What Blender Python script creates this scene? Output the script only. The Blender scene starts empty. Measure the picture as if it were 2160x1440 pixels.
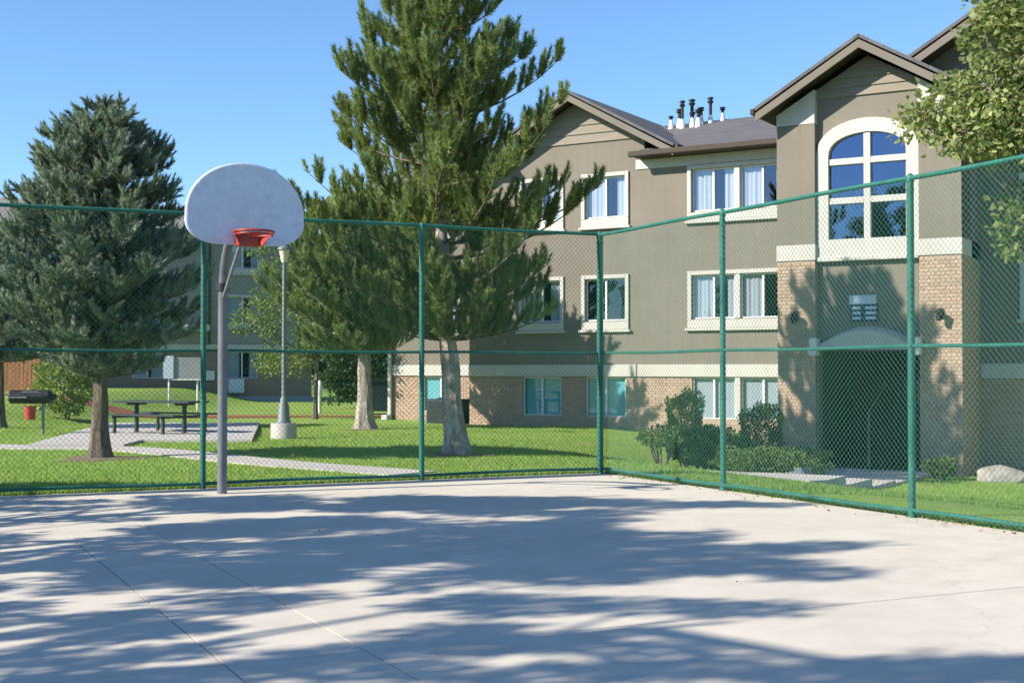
import bpy, math, random
import numpy as np
from mathutils import Vector, Matrix

# ------------------------------------------------------------------ camera, sky, sun, exposure
scene = bpy.context.scene
R = math.radians
EYE = 1.58
cam_d = bpy.data.cameras.new('camera')
cam_d.sensor_width = 36.0
cam_d.lens = 46.67
cam_d.clip_end = 5000
cam = bpy.data.objects.new('camera', cam_d)
scene.collection.objects.link(cam)
cam.location = (0, 0, EYE)
cam.rotation_euler = (R(90) + math.atan(58 / 2800), 0, 0)
scene.camera = cam

SUN_EL = 31.0
SX, SY = -0.92, -0.385          # horizontal direction towards the sun
_l = math.hypot(SX, SY); SX /= _l; SY /= _l
world = bpy.data.worlds.new('World')
scene.world = world
world.use_nodes = True
wn = world.node_tree
wn.nodes.clear()
sky = wn.nodes.new('ShaderNodeTexSky')
sky.sky_type = 'NISHITA'
sky.sun_disc = False
sky.sun_elevation = R(SUN_EL)
sky.sun_rotation = math.atan2(SX, SY) % (2 * math.pi)
sky.air_density = 1.0
sky.dust_density = 0.3
sky.ozone_density = 2.0
sky.altitude = 1300
bg = wn.nodes.new('ShaderNodeBackground')
bg.inputs['Strength'].default_value = 0.104
wo = wn.nodes.new('ShaderNodeOutputWorld')
tintn = wn.nodes.new('ShaderNodeMix'); tintn.data_type = 'RGBA'; tintn.blend_type = 'MULTIPLY'
tintn.inputs[0].default_value = 1.0
tintn.inputs[7].default_value = (0.79, 1.0, 1.18, 1)      # clear dry-air blue, the same over the whole sky
wn.links.new(sky.outputs[0], tintn.inputs[6])
wn.links.new(tintn.outputs[2], bg.inputs['Color'])
wn.links.new(bg.outputs[0], wo.inputs['Surface'])

sun_d = bpy.data.lights.new('sun', 'SUN')
sun_d.energy = 5.0
sun_d.angle = R(0.5)
sun_d.color = (1.0, 0.92, 0.79)
sun = bpy.data.objects.new('sun', sun_d)
scene.collection.objects.link(sun)
_d = Vector((SX * math.cos(R(SUN_EL)), SY * math.cos(R(SUN_EL)), math.sin(R(SUN_EL))))
sun.rotation_euler = _d.to_track_quat('Z', 'Y').to_euler()
sun.location = _d * 60

vs = scene.view_settings
vs.view_transform = 'Standard'
vs.look = 'None'
vs.gamma = 1.0
vs.exposure = 0.86
vs.use_curve_mapping = False
scene.cycles.max_bounces = 8
scene.cycles.transparent_max_bounces = 24
scene.cycles.use_denoising = True

rng = np.random.default_rng(7)
random.seed(7)
COL = scene.collection

# ------------------------------------------------------------------ materials
def new_mat(name):
    m = bpy.data.materials.new(name)
    m.use_nodes = True
    nt = m.node_tree
    nt.nodes.clear()
    out = nt.nodes.new('ShaderNodeOutputMaterial')
    return m, nt, out

def N(nt, kind, **kw):
    n = nt.nodes.new(kind)
    for k, v in kw.items():
        if k in n.inputs:
            n.inputs[k].default_value = v
        else:
            setattr(n, k, v)
    return n

def coords(nt, scale=(1, 1, 1)):
    tc = N(nt, 'ShaderNodeTexCoord')
    mp = N(nt, 'ShaderNodeMapping')
    mp.inputs['Scale'].default_value = scale
    nt.links.new(tc.outputs['Object'], mp.inputs['Vector'])
    return mp.outputs['Vector']

def noise(nt, vec, scale, detail=4.0, rough=0.55):
    n = N(nt, 'ShaderNodeTexNoise')
    n.inputs['Scale'].default_value = scale
    n.inputs['Detail'].default_value = detail
    n.inputs['Roughness'].default_value = rough
    nt.links.new(vec, n.inputs['Vector'])
    return n.outputs['Fac']

def ramp(nt, fac, stops):
    r = N(nt, 'ShaderNodeValToRGB')
    el = r.color_ramp.elements
    while len(el) < len(stops):
        el.new(0.5)
    for e, (p, c) in zip(el, stops):
        e.position = p
        e.color = (*c, 1)
    nt.links.new(fac, r.inputs['Fac'])
    return r.outputs['Color']

def mixc(nt, fac, a, b, mode='MIX'):
    m = N(nt, 'ShaderNodeMix')
    m.data_type = 'RGBA'
    m.blend_type = mode
    for s, v in ((m.inputs[0], fac), (m.inputs[6], a), (m.inputs[7], b)):
        if isinstance(v, (int, float)):
            s.default_value = v
        elif isinstance(v, tuple):
            s.default_value = (*v, 1)
        else:
            nt.links.new(v, s)
    return m.outputs[2]

def bump(nt, h, strength=0.3, dist=0.01):
    b = N(nt, 'ShaderNodeBump')
    b.inputs['Strength'].default_value = strength
    b.inputs['Distance'].default_value = dist
    nt.links.new(h, b.inputs['Height'])
    return b.outputs['Normal']

def surface(name, col, var=0.12, scale=3.0, rough=0.8, metal=0.0, fine=60.0, bmp=0.25, bdist=0.004, spec=0.3, stretch=(1, 1, 1), dirt=None, streak=0.0):
    """an uneven painted / stucco / metal surface: two noises on the colour, fine bump"""
    m, nt, out = new_mat(name)
    p = N(nt, 'ShaderNodeBsdfPrincipled')
    v = coords(nt, stretch)
    a = noise(nt, v, scale, 5)
    f = noise(nt, v, fine, 3)
    lo = tuple(c * (1 - var) for c in col)
    hi = tuple(min(1, c * (1 + var)) for c in col)
    c = ramp(nt, a, [(0.3, lo), (0.7, hi)])
    c2 = ramp(nt, f, [(0.25, (0.86,) * 3), (0.75, (1.06,) * 3)])
    c = mixc(nt, 1.0, c, c2, 'MULTIPLY')
    if streak:
        sv = coords(nt, (5.0, 5.0, 0.22))
        sk = noise(nt, sv, 1.3, 5, 0.6)
        c = mixc(nt, 1.0, c, ramp(nt, sk, [(0.32, (1 - streak,) * 3), (0.62, (1.02,) * 3)]), 'MULTIPLY')
    if dirt:
        d = noise(nt, v, scale * 0.35, 6, 0.65)
        dm = ramp(nt, d, [(0.52, (0, 0, 0)), (0.72, (1, 1, 1))])
        c = mixc(nt, dm, c, dirt)
    nt.links.new(c, p.inputs['Base Color'])
    p.inputs['Roughness'].default_value = rough
    p.inputs['Metallic'].default_value = metal
    p.inputs['Specular IOR Level'].default_value = spec
    nt.links.new(bump(nt, f, bmp, bdist), p.inputs['Normal'])
    nt.links.new(p.outputs[0], out.inputs['Surface'])
    return m

def foliage(name, dark, light, transl=0.25, rough=0.55):
    """leaf colour from a per-leaf / per-shoot attribute called tint"""
    m, nt, out = new_mat(name)
    at = N(nt, 'ShaderNodeAttribute')
    at.attribute_name = 'tint'
    c = ramp(nt, at.outputs['Fac'], [(0.0, dark), (1.0, light)])
    p = N(nt, 'ShaderNodeBsdfPrincipled')
    p.inputs['Roughness'].default_value = rough
    p.inputs['Specular IOR Level'].default_value = 0.25
    nt.links.new(c, p.inputs['Base Color'])
    t = N(nt, 'ShaderNodeBsdfTranslucent')
    c2 = mixc(nt, 1.0, c, (1.15, 1.25, 0.6), 'MULTIPLY')
    nt.links.new(c2, t.inputs['Color'])
    mx = N(nt, 'ShaderNodeMixShader')
    mx.inputs[0].default_value = transl
    nt.links.new(p.outputs[0], mx.inputs[1])
    nt.links.new(t.outputs[0], mx.inputs[2])
    nt.links.new(mx.outputs[0], out.inputs['Surface'])
    return m

def bark(name, lo, hi, sc=9.0):
    m, nt, out = new_mat(name)
    p = N(nt, 'ShaderNodeBsdfPrincipled')
    v = coords(nt, (1, 1, 0.28))
    a = noise(nt, v, sc, 6, 0.65)
    b = noise(nt, v, sc * 4, 4)
    c = ramp(nt, a, [(0.35, lo), (0.65, hi)])
    c = mixc(nt, 1.0, c, ramp(nt, b, [(0.3, (0.7,) * 3), (0.7, (1.1,) * 3)]), 'MULTIPLY')
    nt.links.new(c, p.inputs['Base Color'])
    p.inputs['Roughness'].default_value = 0.95
    nt.links.new(bump(nt, a, 0.9, 0.03), p.inputs['Normal'])
    nt.links.new(p.outputs[0], out.inputs['Surface'])
    return m

def brick_mat(name):
    m, nt, out = new_mat(name)
    p = N(nt, 'ShaderNodeBsdfPrincipled')
    g = N(nt, 'ShaderNodeNewGeometry')
    oi = N(nt, 'ShaderNodeObjectInfo')
    ad = N(nt, 'ShaderNodeMath'); ad.operation = 'ADD'
    nt.links.new(g.outputs['Random Per Island'], ad.inputs[0])
    nt.links.new(oi.outputs['Random'], ad.inputs[1])
    fr = N(nt, 'ShaderNodeMath'); fr.operation = 'FRACT'
    nt.links.new(ad.outputs[0], fr.inputs[0])
    c = ramp(nt, fr.outputs[0], [(0.0, (0.35, 0.245, 0.18)), (0.25, (0.385, 0.275, 0.205)), (0.6, (0.41, 0.295, 0.22)),
                                 (0.85, (0.435, 0.325, 0.25)), (1.0, (0.375, 0.285, 0.22))])
    tc = N(nt, 'ShaderNodeNewGeometry')
    f = noise(nt, tc.outputs['Position'], 45, 4)
    c = mixc(nt, 1.0, c, ramp(nt, f, [(0.25, (0.78,) * 3), (0.75, (1.1,) * 3)]), 'MULTIPLY')
    nt.links.new(c, p.inputs['Base Color'])
    p.inputs['Roughness'].default_value = 0.9
    nt.links.new(bump(nt, f, 0.4, 0.004), p.inputs['Normal'])
    nt.links.new(p.outputs[0], out.inputs['Surface'])
    return m

def glass_mat(name, refl=0.34, tint=(0.80, 0.88, 0.92), coat=(0.5, 0.66, 1.0)):
    m, nt, out = new_mat(name)
    tr = N(nt, 'ShaderNodeBsdfTransparent'); tr.inputs['Color'].default_value = (*tint, 1)
    gl = N(nt, 'ShaderNodeBsdfGlossy'); gl.inputs['Roughness'].default_value = 0.015
    gl.inputs['Color'].default_value = (*coat, 1)
    v = coords(nt)
    h = noise(nt, v, 1.7, 2)
    nt.links.new(bump(nt, h, 0.02, 0.02), gl.inputs['Normal'])
    mx = N(nt, 'ShaderNodeMixShader')
    lf = N(nt, 'ShaderNodeLayerWeight'); lf.inputs['Blend'].default_value = 0.5
    lw = N(nt, 'ShaderNodeMath'); lw.operation = 'POWER'
    nt.links.new(lf.outputs['Facing'], lw.inputs[0]); lw.inputs[1].default_value = 4.0
    ad = N(nt, 'ShaderNodeMath'); ad.operation = 'ADD'; ad.use_clamp = True
    nt.links.new(lw.outputs[0], ad.inputs[0]); ad.inputs[1].default_value = refl
    nt.links.new(ad.outputs[0], mx.inputs[0])
    nt.links.new(tr.outputs[0], mx.inputs[1]); nt.links.new(gl.outputs[0], mx.inputs[2])
    nt.links.new(mx.outputs[0], out.inputs['Surface'])
    return m

def concrete_mat(name, col, crackscale=0.8):
    m, nt, out = new_mat(name)
    p = N(nt, 'ShaderNodeBsdfPrincipled')
    g = N(nt, 'ShaderNodeNewGeometry')
    v = g.outputs['Position']
    big = noise(nt, v, 0.35, 6, 0.6)
    mid = noise(nt, v, 2.6, 6, 0.65)
    fine = noise(nt, v, 90, 3, 0.6)
    c = ramp(nt, big, [(0.3, tuple(x * 0.90 for x in col)), (0.7, tuple(x * 1.05 for x in col))])
    c = mixc(nt, 1.0, c, ramp(nt, mid, [(0.3, (0.90, 0.895, 0.88)), (0.6, (1.02,) * 3)]), 'MULTIPLY')
    c = mixc(nt, 1.0, c, ramp(nt, fine, [(0.2, (0.86,) * 3), (0.7, (1.05,) * 3)]), 'MULTIPLY')
    st = noise(nt, v, 1.1, 8, 0.7)
    sm = ramp(nt, st, [(0.62, (0, 0, 0)), (0.75, (0.5, 0.5, 0.5))])
    c = mixc(nt, sm, c, tuple(x * 0.72 for x in col))
    wv = N(nt, 'ShaderNodeTexVoronoi'); wv.feature = 'DISTANCE_TO_EDGE'
    wv.inputs['Scale'].default_value = 0.23
    dn = N(nt, 'ShaderNodeTexNoise'); dn.inputs['Scale'].default_value = 1.6; dn.inputs['Detail'].default_value = 8
    nt.links.new(v, dn.inputs['Vector'])
    vm = N(nt, 'ShaderNodeVectorMath'); vm.operation = 'MULTIPLY_ADD'
    nt.links.new(dn.outputs['Color'], vm.inputs[0]); vm.inputs[1].default_value = (0.9, 0.9, 0.9); nt.links.new(v, vm.inputs[2])
    nt.links.new(vm.outputs[0], wv.inputs['Vector'])
    ck = ramp(nt, wv.outputs['Distance'], [(0.0, (0.26,) * 3), (0.0018, (0, 0, 0))])
    c = mixc(nt, ck, c, tuple(x * 0.5 for x in col))
    sp = noise(nt, v, 14, 2, 0.5)
    c = mixc(nt, ramp(nt, sp, [(0.70, (0, 0, 0)), (0.78, (0.5,) * 3)]), c, tuple(x * 0.66 for x in col))
    nt.links.new(c, p.inputs['Base Color'])
    p.inputs['Roughness'].default_value = 0.85
    p.inputs['Specular IOR Level'].default_value = 0.25
    nt.links.new(bump(nt, fine, 0.25, 0.003), p.inputs['Normal'])
    nt.links.new(p.outputs[0], out.inputs['Surface'])
    return m

def lawn_mat():
    m, nt, out = new_mat('lawn grass')
    p = N(nt, 'ShaderNodeBsdfPrincipled')
    g = N(nt, 'ShaderNodeNewGeometry')
    v = g.outputs['Position']
    a = noise(nt, v, 0.5, 6, 0.65)
    b = noise(nt, v, 6, 6, 0.7)
    f = noise(nt, v, 55, 4, 0.7)
    c = ramp(nt, a, [(0.3, (0.19, 0.31, 0.065)), (0.55, (0.25, 0.37, 0.09)), (0.75, (0.31, 0.385, 0.13))])
    c = mixc(nt, 1.0, c, ramp(nt, b, [(0.3, (0.72, 0.76, 0.7)), (0.65, (1.12, 1.08, 1.0))]), 'MULTIPLY')
    c = mixc(nt, 1.0, c, ramp(nt, f, [(0.3, (0.78, 0.8, 0.76)), (0.7, (1.2, 1.17, 1.08))]), 'MULTIPLY')
    s = noise(nt, v, 0.9, 7, 0.7)
    c = mixc(nt, ramp(nt, s, [(0.53, (0, 0, 0)), (0.72, (0.75,) * 3)]), c, (0.36, 0.31, 0.16))
    nt.links.new(c, p.inputs['Base Color'])
    p.inputs['Roughness'].default_value = 0.9
    p.inputs['Specular IOR Level'].default_value = 0.1
    nt.links.new(bump(nt, f, 0.5, 0.03), p.inputs['Normal'])
    nt.links.new(p.outputs[0], out.inputs['Surface'])
    return m

def shingle_mat(name, col):
    m, nt, out = new_mat(name)
    p = N(nt, 'ShaderNodeBsdfPrincipled')
    v = coords(nt)
    br = N(nt, 'ShaderNodeTexBrick')
    br.inputs['Scale'].default_value = 1.0
    br.inputs['Brick Width'].default_value = 0.32
    br.inputs['Row Height'].default_value = 0.14
    br.inputs['Mortar Size'].default_value = 0.006
    br.inputs['Color1'].default_value = (*[c * 0.82 for c in col], 1)
    br.inputs['Color2'].default_value = (*[c * 1.15 for c in col], 1)
    br.inputs['Mortar'].default_value = (*[c * 0.55 for c in col], 1)
    nt.links.new(v, br.inputs['Vector'])
    f = noise(nt, v, 70, 3)
    c = mixc(nt, 1.0, br.outputs['Color'], ramp(nt, f, [(0.25, (0.75,) * 3), (0.75, (1.15,) * 3)]), 'MULTIPLY')
    nt.links.new(c, p.inputs['Base Color'])
    p.inputs['Roughness'].default_value = 0.9
    nt.links.new(bump(nt, f, 0.5, 0.006), p.inputs['Normal'])
    nt.links.new(p.outputs[0], out.inputs['Surface'])
    return m

M = {}
M['stucco'] = surface('taupe stucco', (0.204, 0.181, 0.153), 0.07, 0.8, 0.95, fine=95, bmp=0.5, bdist=0.006, spec=0.15, dirt=(0.186, 0.163, 0.136), streak=0.05)
M['far_stucco'] = surface('grey stucco', (0.27, 0.255, 0.225), 0.08, 0.8, 0.95, fine=60, bmp=0.4, spec=0.15)
M['trim'] = surface('cream trim', (0.50, 0.48, 0.445), 0.06, 1.5, 0.8, fine=50, bmp=0.2, dirt=(0.43, 0.41, 0.375), streak=0.05)
M['vinyl'] = surface('white vinyl', (0.70, 0.70, 0.69), 0.03, 4, 0.5, fine=30, bmp=0.05)
M['siding'] = surface('tan siding board', (0.235, 0.205, 0.17), 0.07, 3, 0.85, fine=40, bmp=0.25, stretch=(0.3, 1, 2))
M['fascia'] = surface('tan fascia paint', (0.17, 0.148, 0.125), 0.06, 2, 0.8, fine=40, bmp=0.2)
M['soffit'] = surface('brown soffit', (0.07, 0.056, 0.046), 0.08, 3, 0.85, fine=40)
M['shingle'] = shingle_mat('grey shingle', (0.115, 0.108, 0.115))
M['far_shingle'] = shingle_mat('tan shingle', (0.25, 0.23, 0.21))
M['brick'] = brick_mat('tan brick')
M['entry'] = surface('shade darkened entry', (0.06, 0.055, 0.05), 0.1, 2, 0.9)  # dimness of the recessed doorway put into the vestibule colour
M['mortar'] = surface('mortar', (0.37, 0.285, 0.22), 0.08, 5, 0.95, fine=90)
M['far_brick'] = surface('far brick', (0.25, 0.185, 0.14), 0.12, 4, 0.95, fine=30)
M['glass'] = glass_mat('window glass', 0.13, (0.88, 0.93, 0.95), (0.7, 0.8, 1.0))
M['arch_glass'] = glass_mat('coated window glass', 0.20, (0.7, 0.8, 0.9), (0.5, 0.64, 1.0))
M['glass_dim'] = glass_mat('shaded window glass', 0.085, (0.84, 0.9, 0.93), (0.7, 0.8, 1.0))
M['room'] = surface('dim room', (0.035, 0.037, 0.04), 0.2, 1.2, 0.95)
M['curtain'] = surface('pale curtain', (0.40, 0.42, 0.46), 0.05, 3, 0.9, stretch=(6, 1, 0.4))
M['teal_blind'] = surface('teal blind', (0.16, 0.46, 0.50), 0.08, 3, 0.85)
M['dark_metal'] = surface('black metal', (0.022, 0.023, 0.026), 0.15, 5, 0.5, fine=60, bmp=0.1, spec=0.4)
M['flash'] = surface('white flashing', (0.72, 0.72, 0.73), 0.05, 5, 0.5)
M['green_paint'] = surface('green fence paint', (0.016, 0.135, 0.102), 0.2, 5, 0.58, fine=70, bmp=0.12, spec=0.5, dirt=(0.05, 0.19, 0.155))
M['wire'] = surface('green vinyl wire', (0.035, 0.17, 0.135), 0.12, 8, 0.45, spec=0.5, bmp=0.0)
M['galv'] = surface('galvanised steel', (0.20, 0.215, 0.235), 0.12, 4, 0.5, metal=0.15, fine=60, bmp=0.1, spec=0.5, dirt=(0.15, 0.155, 0.165))
M['pole_grey'] = surface('weathered pole paint', (0.14, 0.15, 0.168), 0.15, 4, 0.42, metal=0.1, fine=60, bmp=0.08, spec=0.6, dirt=(0.07, 0.075, 0.085))
M['board'] = surface('sky tinted white backboard', (0.56, 0.60, 0.75), 0.015, 2, 0.55, fine=12, bmp=0.03, spec=0.35)  # white board; the blue of the skylight is put into its colour
M['rim'] = surface('red rim paint', (0.33, 0.035, 0.022), 0.15, 12, 0.45, fine=60, bmp=0.15, spec=0.5)
M['court'] = concrete_mat('court concrete', (0.585, 0.535, 0.46))
M['path'] = concrete_mat('path concrete', (0.50, 0.47, 0.44))
M['joint'] = surface('joint filler', (0.17, 0.16, 0.14), 0.2, 5, 0.95)
M['lawn'] = lawn_mat()
M['grass'] = foliage('grass blade', (0.16, 0.275, 0.055), (0.34, 0.45, 0.14), 0.45)
M['red_path'] = surface('red mulch', (0.27, 0.10, 0.055), 0.2, 6, 0.95, fine=30, bmp=0.6, bdist=0.02)
M['soil'] = surface('bare soil', (0.20, 0.15, 0.105), 0.22, 5, 0.95, fine=30, bmp=0.7, bdist=0.02)
M['pine_bark'] = bark('pine bark', (0.17, 0.145, 0.12), (0.50, 0.445, 0.39))
M['spruce_bark'] = bark('spruce bark', (0.075, 0.055, 0.042), (0.22, 0.17, 0.135), 14)
M['leaf_bark'] = bark('grey bark', (0.09, 0.075, 0.06), (0.24, 0.20, 0.165), 12)
M['pine'] = foliage('pine needles', (0.11, 0.15, 0.06), (0.33, 0.39, 0.17), 0.34)
M['pine2'] = foliage('grey pine needles', (0.125, 0.175, 0.07), (0.35, 0.42, 0.19), 0.34)
M['spruce'] = foliage('blue spruce needles', (0.07, 0.105, 0.085), (0.36, 0.42, 0.35), 0.25)
M['leaf_light'] = foliage('light leaves', (0.10, 0.155, 0.05), (0.27, 0.34, 0.135), 0.38)
M['leaf_yard'] = foliage('yellow green leaves', (0.14, 0.18, 0.06), (0.42, 0.46, 0.21), 0.4)
M['leaf_dark'] = foliage('dark leaves', (0.03, 0.06, 0.018), (0.085, 0.13, 0.04), 0.25)
M['shrub'] = foliage('shrub leaves', (0.055, 0.10, 0.03), (0.19, 0.25, 0.085), 0.25)
M['shrub_pale'] = foliage('pale shrub leaves', (0.12, 0.18, 0.045), (0.34, 0.40, 0.13), 0.25)
M['rock'] = surface('pale boulder', (0.30, 0.275, 0.25), 0.25, 4, 0.95, fine=25, bmp=0.9, bdist=0.02)
M['blue_rock'] = surface('blue grey boulder', (0.22, 0.24, 0.28), 0.25, 4, 0.95, fine=25, bmp=0.9, bdist=0.02)
M['table'] = surface('dark green bench coating', (0.028, 0.042, 0.038), 0.2, 8, 0.5, fine=60, spec=0.5)
M['bucket'] = surface('red bucket paint', (0.42, 0.05, 0.035), 0.15, 8, 0.5, spec=0.5)
M['wood'] = surface('cedar fence board', (0.36, 0.17, 0.085), 0.25, 3, 0.9, fine=40, bmp=0.4, stretch=(6, 6, 0.6))
M['lamp_pole'] = surface('grey green lamp pole', (0.16, 0.19, 0.19), 0.1, 5, 0.5, spec=0.5)
M['lens'] = surface('amber white lamp lens', (0.75, 0.70, 0.52), 0.05, 5, 0.3, spec=0.5)
M['sign_blue'] = surface('navy sign panel', (0.022, 0.04, 0.085), 0.1, 6, 0.4, spec=0.5)
M['sign_pale'] = surface('pale blue sign plate', (0.52, 0.60, 0.68), 0.06, 6, 0.5)
M['white'] = surface('white paint', (0.72, 0.71, 0.69), 0.06, 4, 0.6, dirt=(0.6, 0.58, 0.54))
M['cabinet'] = surface('grey cabinet', (0.30, 0.31, 0.32), 0.08, 4, 0.6)
M['dumpster'] = surface('dark green steel', (0.022, 0.042, 0.045), 0.2, 5, 0.5, spec=0.4)
M['litter'] = foliage('fallen leaves', (0.20, 0.10, 0.04), (0.42, 0.27, 0.11), 0.2)

# ------------------------------------------------------------------ object helpers
def link(o, parent=None):
    COL.objects.link(o)
    if parent is not None:
        o.parent = parent
    return o

def empty(name, loc=(0, 0, 0), rz=0.0):
    o = bpy.data.objects.new(name, None)
    o.location = loc
    o.rotation_euler = (0, 0, rz)
    o.empty_display_size = 0.2
    return link(o)

def tag(o, label=None, cat=None, group=None, kind=None):
    if label: o['label'] = label
    if cat: o['category'] = cat
    if group: o['group'] = group
    if kind: o['kind'] = kind
    return o

class MB:
    def __init__(s):
        s.v = []; s.f = []
    def add(s, verts, faces):
        b = len(s.v)
        s.v += [tuple(p) for p in verts]
        s.f += [tuple(i + b for i in f) for f in faces]
        return s
    def box(s, x0, x1, y0, y1, z0, z1):
        v = [(x, y, z) for z in (z0, z1) for y in (y0, y1) for x in (x0, x1)]
        return s.add(v, [(0, 2, 3, 1), (4, 5, 7, 6), (0, 1, 5, 4), (2, 6, 7, 3), (0, 4, 6, 2), (1, 3, 7, 5)])
    def bbox(s, x0, x1, y0, y1, z0, z1, b=0.01):
        """box with chamfered edges"""
        xs, ys, zs = (x0, x1), (y0, y1), (z0, z1)
        v = []; idx = {}
        for i in (0, 1):
            for j in (0, 1):
                for k in (0, 1):
                    sx, sy, sz = (1 if i == 0 else -1), (1 if j == 0 else -1), (1 if k == 0 else -1)
                    idx[i, j, k, 0] = len(v); v.append((xs[i], ys[j] + sy * b, zs[k] + sz * b))
                    idx[i, j, k, 1] = len(v); v.append((xs[i] + sx * b, ys[j], zs[k] + sz * b))
                    idx[i, j, k, 2] = len(v); v.append((xs[i] + sx * b, ys[j] + sy * b, zs[k]))
        f = []
        for i in (0, 1):
            q = [idx[i, 0, 0, 0], idx[i, 1, 0, 0], idx[i, 1, 1, 0], idx[i, 0, 1, 0]]; f.append(q if i else q[::-1])
            q = [idx[0, i, 0, 1], idx[0, i, 1, 1], idx[1, i, 1, 1], idx[1, i, 0, 1]]; f.append(q if i else q[::-1])
            q = [idx[0, 0, i, 2], idx[1, 0, i, 2], idx[1, 1, i, 2], idx[0, 1, i, 2]]; f.append(q if i else q[::-1])
        for j in (0, 1):
            for k in (0, 1):
                f.append([idx[0, j, k, 1], idx[1, j, k, 1], idx[1, j, k, 2], idx[0, j, k, 2]])
        for i in (0, 1):
            for k in (0, 1):
                f.append([idx[i, 0, k, 0], idx[i, 1, k, 0], idx[i, 1, k, 2], idx[i, 0, k, 2]])
        for i in (0, 1):
            for j in (0, 1):
                f.append([idx[i, j, 0, 0], idx[i, j, 1, 0], idx[i, j, 1, 1], idx[i, j, 0, 1]])
        for i in (0, 1):
            for j in (0, 1):
                for k in (0, 1):
                    f.append([idx[i, j, k, 0], idx[i, j, k, 1], idx[i, j, k, 2]])
        return s.add(v, f)
    def tube(s, pts, rad, n=10, caps=True):
        pts = [Vector(p) for p in pts]
        if not hasattr(rad, '__len__'):
            rad = [rad] * len(pts)
        rings = []
        t0 = (pts[1] - pts[0]).normalized()
        ref = Vector((0, 0, 1)) if abs(t0.z) < 0.9 else Vector((1, 0, 0))
        nrm = t0.cross(ref).normalized()
        v = []
        for i, p in enumerate(pts):
            t = (pts[min(i + 1, len(pts) - 1)] - pts[max(i - 1, 0)]).normalized()
            nrm = (nrm - t * nrm.dot(t)).normalized()
            bn = t.cross(nrm)
            for k in range(n):
                a = 2 * math.pi * k / n
                v.append(p + (nrm * math.cos(a) + bn * math.sin(a)) * rad[i])
        f = []
        for i in range(len(pts) - 1):
            for k in range(n):
                f.append((i * n + k, i * n + (k + 1) % n, (i + 1) * n + (k + 1) % n, (i + 1) * n + k))
        if caps:
            f.append(tuple(range(n))[::-1])
            f.append(tuple((len(pts) - 1) * n + k for k in range(n)))
        return s.add(v, f)
    def lathe(s, prof, c=(0, 0, 0), n=20):
        v = []; f = []
        for r, z in prof:
            for k in range(n):
                a = 2 * math.pi * k / n
                v.append((c[0] + r * math.cos(a), c[1] + r * math.sin(a), c[2] + z))
        for i in range(len(prof) - 1):
            for k in range(n):
                f.append((i * n + k, i * n + (k + 1) % n, (i + 1) * n + (k + 1) % n, (i + 1) * n + k))
        f.append(tuple(range(n))[::-1]); f.append(tuple((len(prof) - 1) * n + k for k in range(n)))
        return s.add(v, f)
    def prism(s, poly, y0, y1):
        """polygon in (x, z), counter-clockwise seen from -y, extruded y0..y1"""
        n = len(poly)
        v = [(x, y0, z) for x, z in poly] + [(x, y1, z) for x, z in poly]
        f = [tuple(range(n)), tuple(range(2 * n - 1, n - 1, -1))]
        for i in range(n):
            j = (i + 1) % n
            f.append((i, i + n, j + n, j))
        return s.add(v, f)
    def build(s, name, mat, parent=None, smooth=False):
        me = bpy.data.meshes.new(name)
        me.from_pydata([tuple(p) for p in s.v], [], s.f)
        me.validate(clean_customdata=False)
        if mat is not None:
            me.materials.append(M[mat] if isinstance(mat, str) else mat)
        if smooth:
            me.polygons.foreach_set('use_smooth', [True] * len(me.polygons))
            try:
                me.set_sharp_from_angle(angle=R(40))
            except Exception:
                pass
        me.update()
        return link(bpy.data.objects.new(name, me), parent)

def np_mesh(name, V, F, mat, parent=None, tint=None, smooth=False):
    me = bpy.data.meshes.new(name)
    V = np.asarray(V, np.float32); F = np.asarray(F, np.int32)
    k = F.shape[1]
    me.vertices.add(len(V)); me.vertices.foreach_set('co', V.ravel())
    me.loops.add(F.size); me.loops.foreach_set('vertex_index', F.ravel())
    me.polygons.add(len(F))
    me.polygons.foreach_set('loop_start', np.arange(0, F.size, k, dtype=np.int32))
    me.polygons.foreach_set('loop_total', np.full(len(F), k, np.int32))
    if smooth:
        me.polygons.foreach_set('use_smooth', np.ones(len(F), bool))
    me.materials.append(M[mat] if isinstance(mat, str) else mat)
    if tint is not None:
        a = me.attributes.new('tint', 'FLOAT', 'POINT')
        a.data.foreach_set('value', np.asarray(tint, np.float32))
    me.update(calc_edges=True)
    return link(bpy.data.objects.new(name, me), parent)

def scatter(name, TV, TF, P, B, mat, parent=None, tint=None):
    """merge many placed copies of one tiny template into a single mesh. P (k,3), B (k,3,3) columns = axes"""
    k, n = len(P), len(TV)
    V = np.einsum('kij,nj->kni', B, TV) + P[:, None, :]
    F = TF[None] + (np.arange(k) * n)[:, None, None]
    t = None if tint is None else np.repeat(tint, n)
    return np_mesh(name, V.reshape(-1, 3), F.reshape(-1, TF.shape[1]), mat, parent, t)

def frames(D, roll=None, scale=None):
    D = D / np.linalg.norm(D, axis=1, keepdims=True)
    ref = np.where(np.abs(D[:, 2:3]) < 0.9, np.array([[0, 0, 1.0]]), np.array([[1.0, 0, 0]]))
    a = np.cross(ref, D); a /= np.linalg.norm(a, axis=1, keepdims=True)
    b = np.cross(D, a)
    if roll is None:
        roll = rng.uniform(0, 2 * np.pi, len(D))
    c, s_ = np.cos(roll)[:, None], np.sin(roll)[:, None]
    a2 = a * c + b * s_; b2 = -a * s_ + b * c
    B = np.stack([a2, b2, D], axis=2)
    if scale is not None:
        B = B * np.asarray(scale)[:, None, None]
    return B

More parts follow.
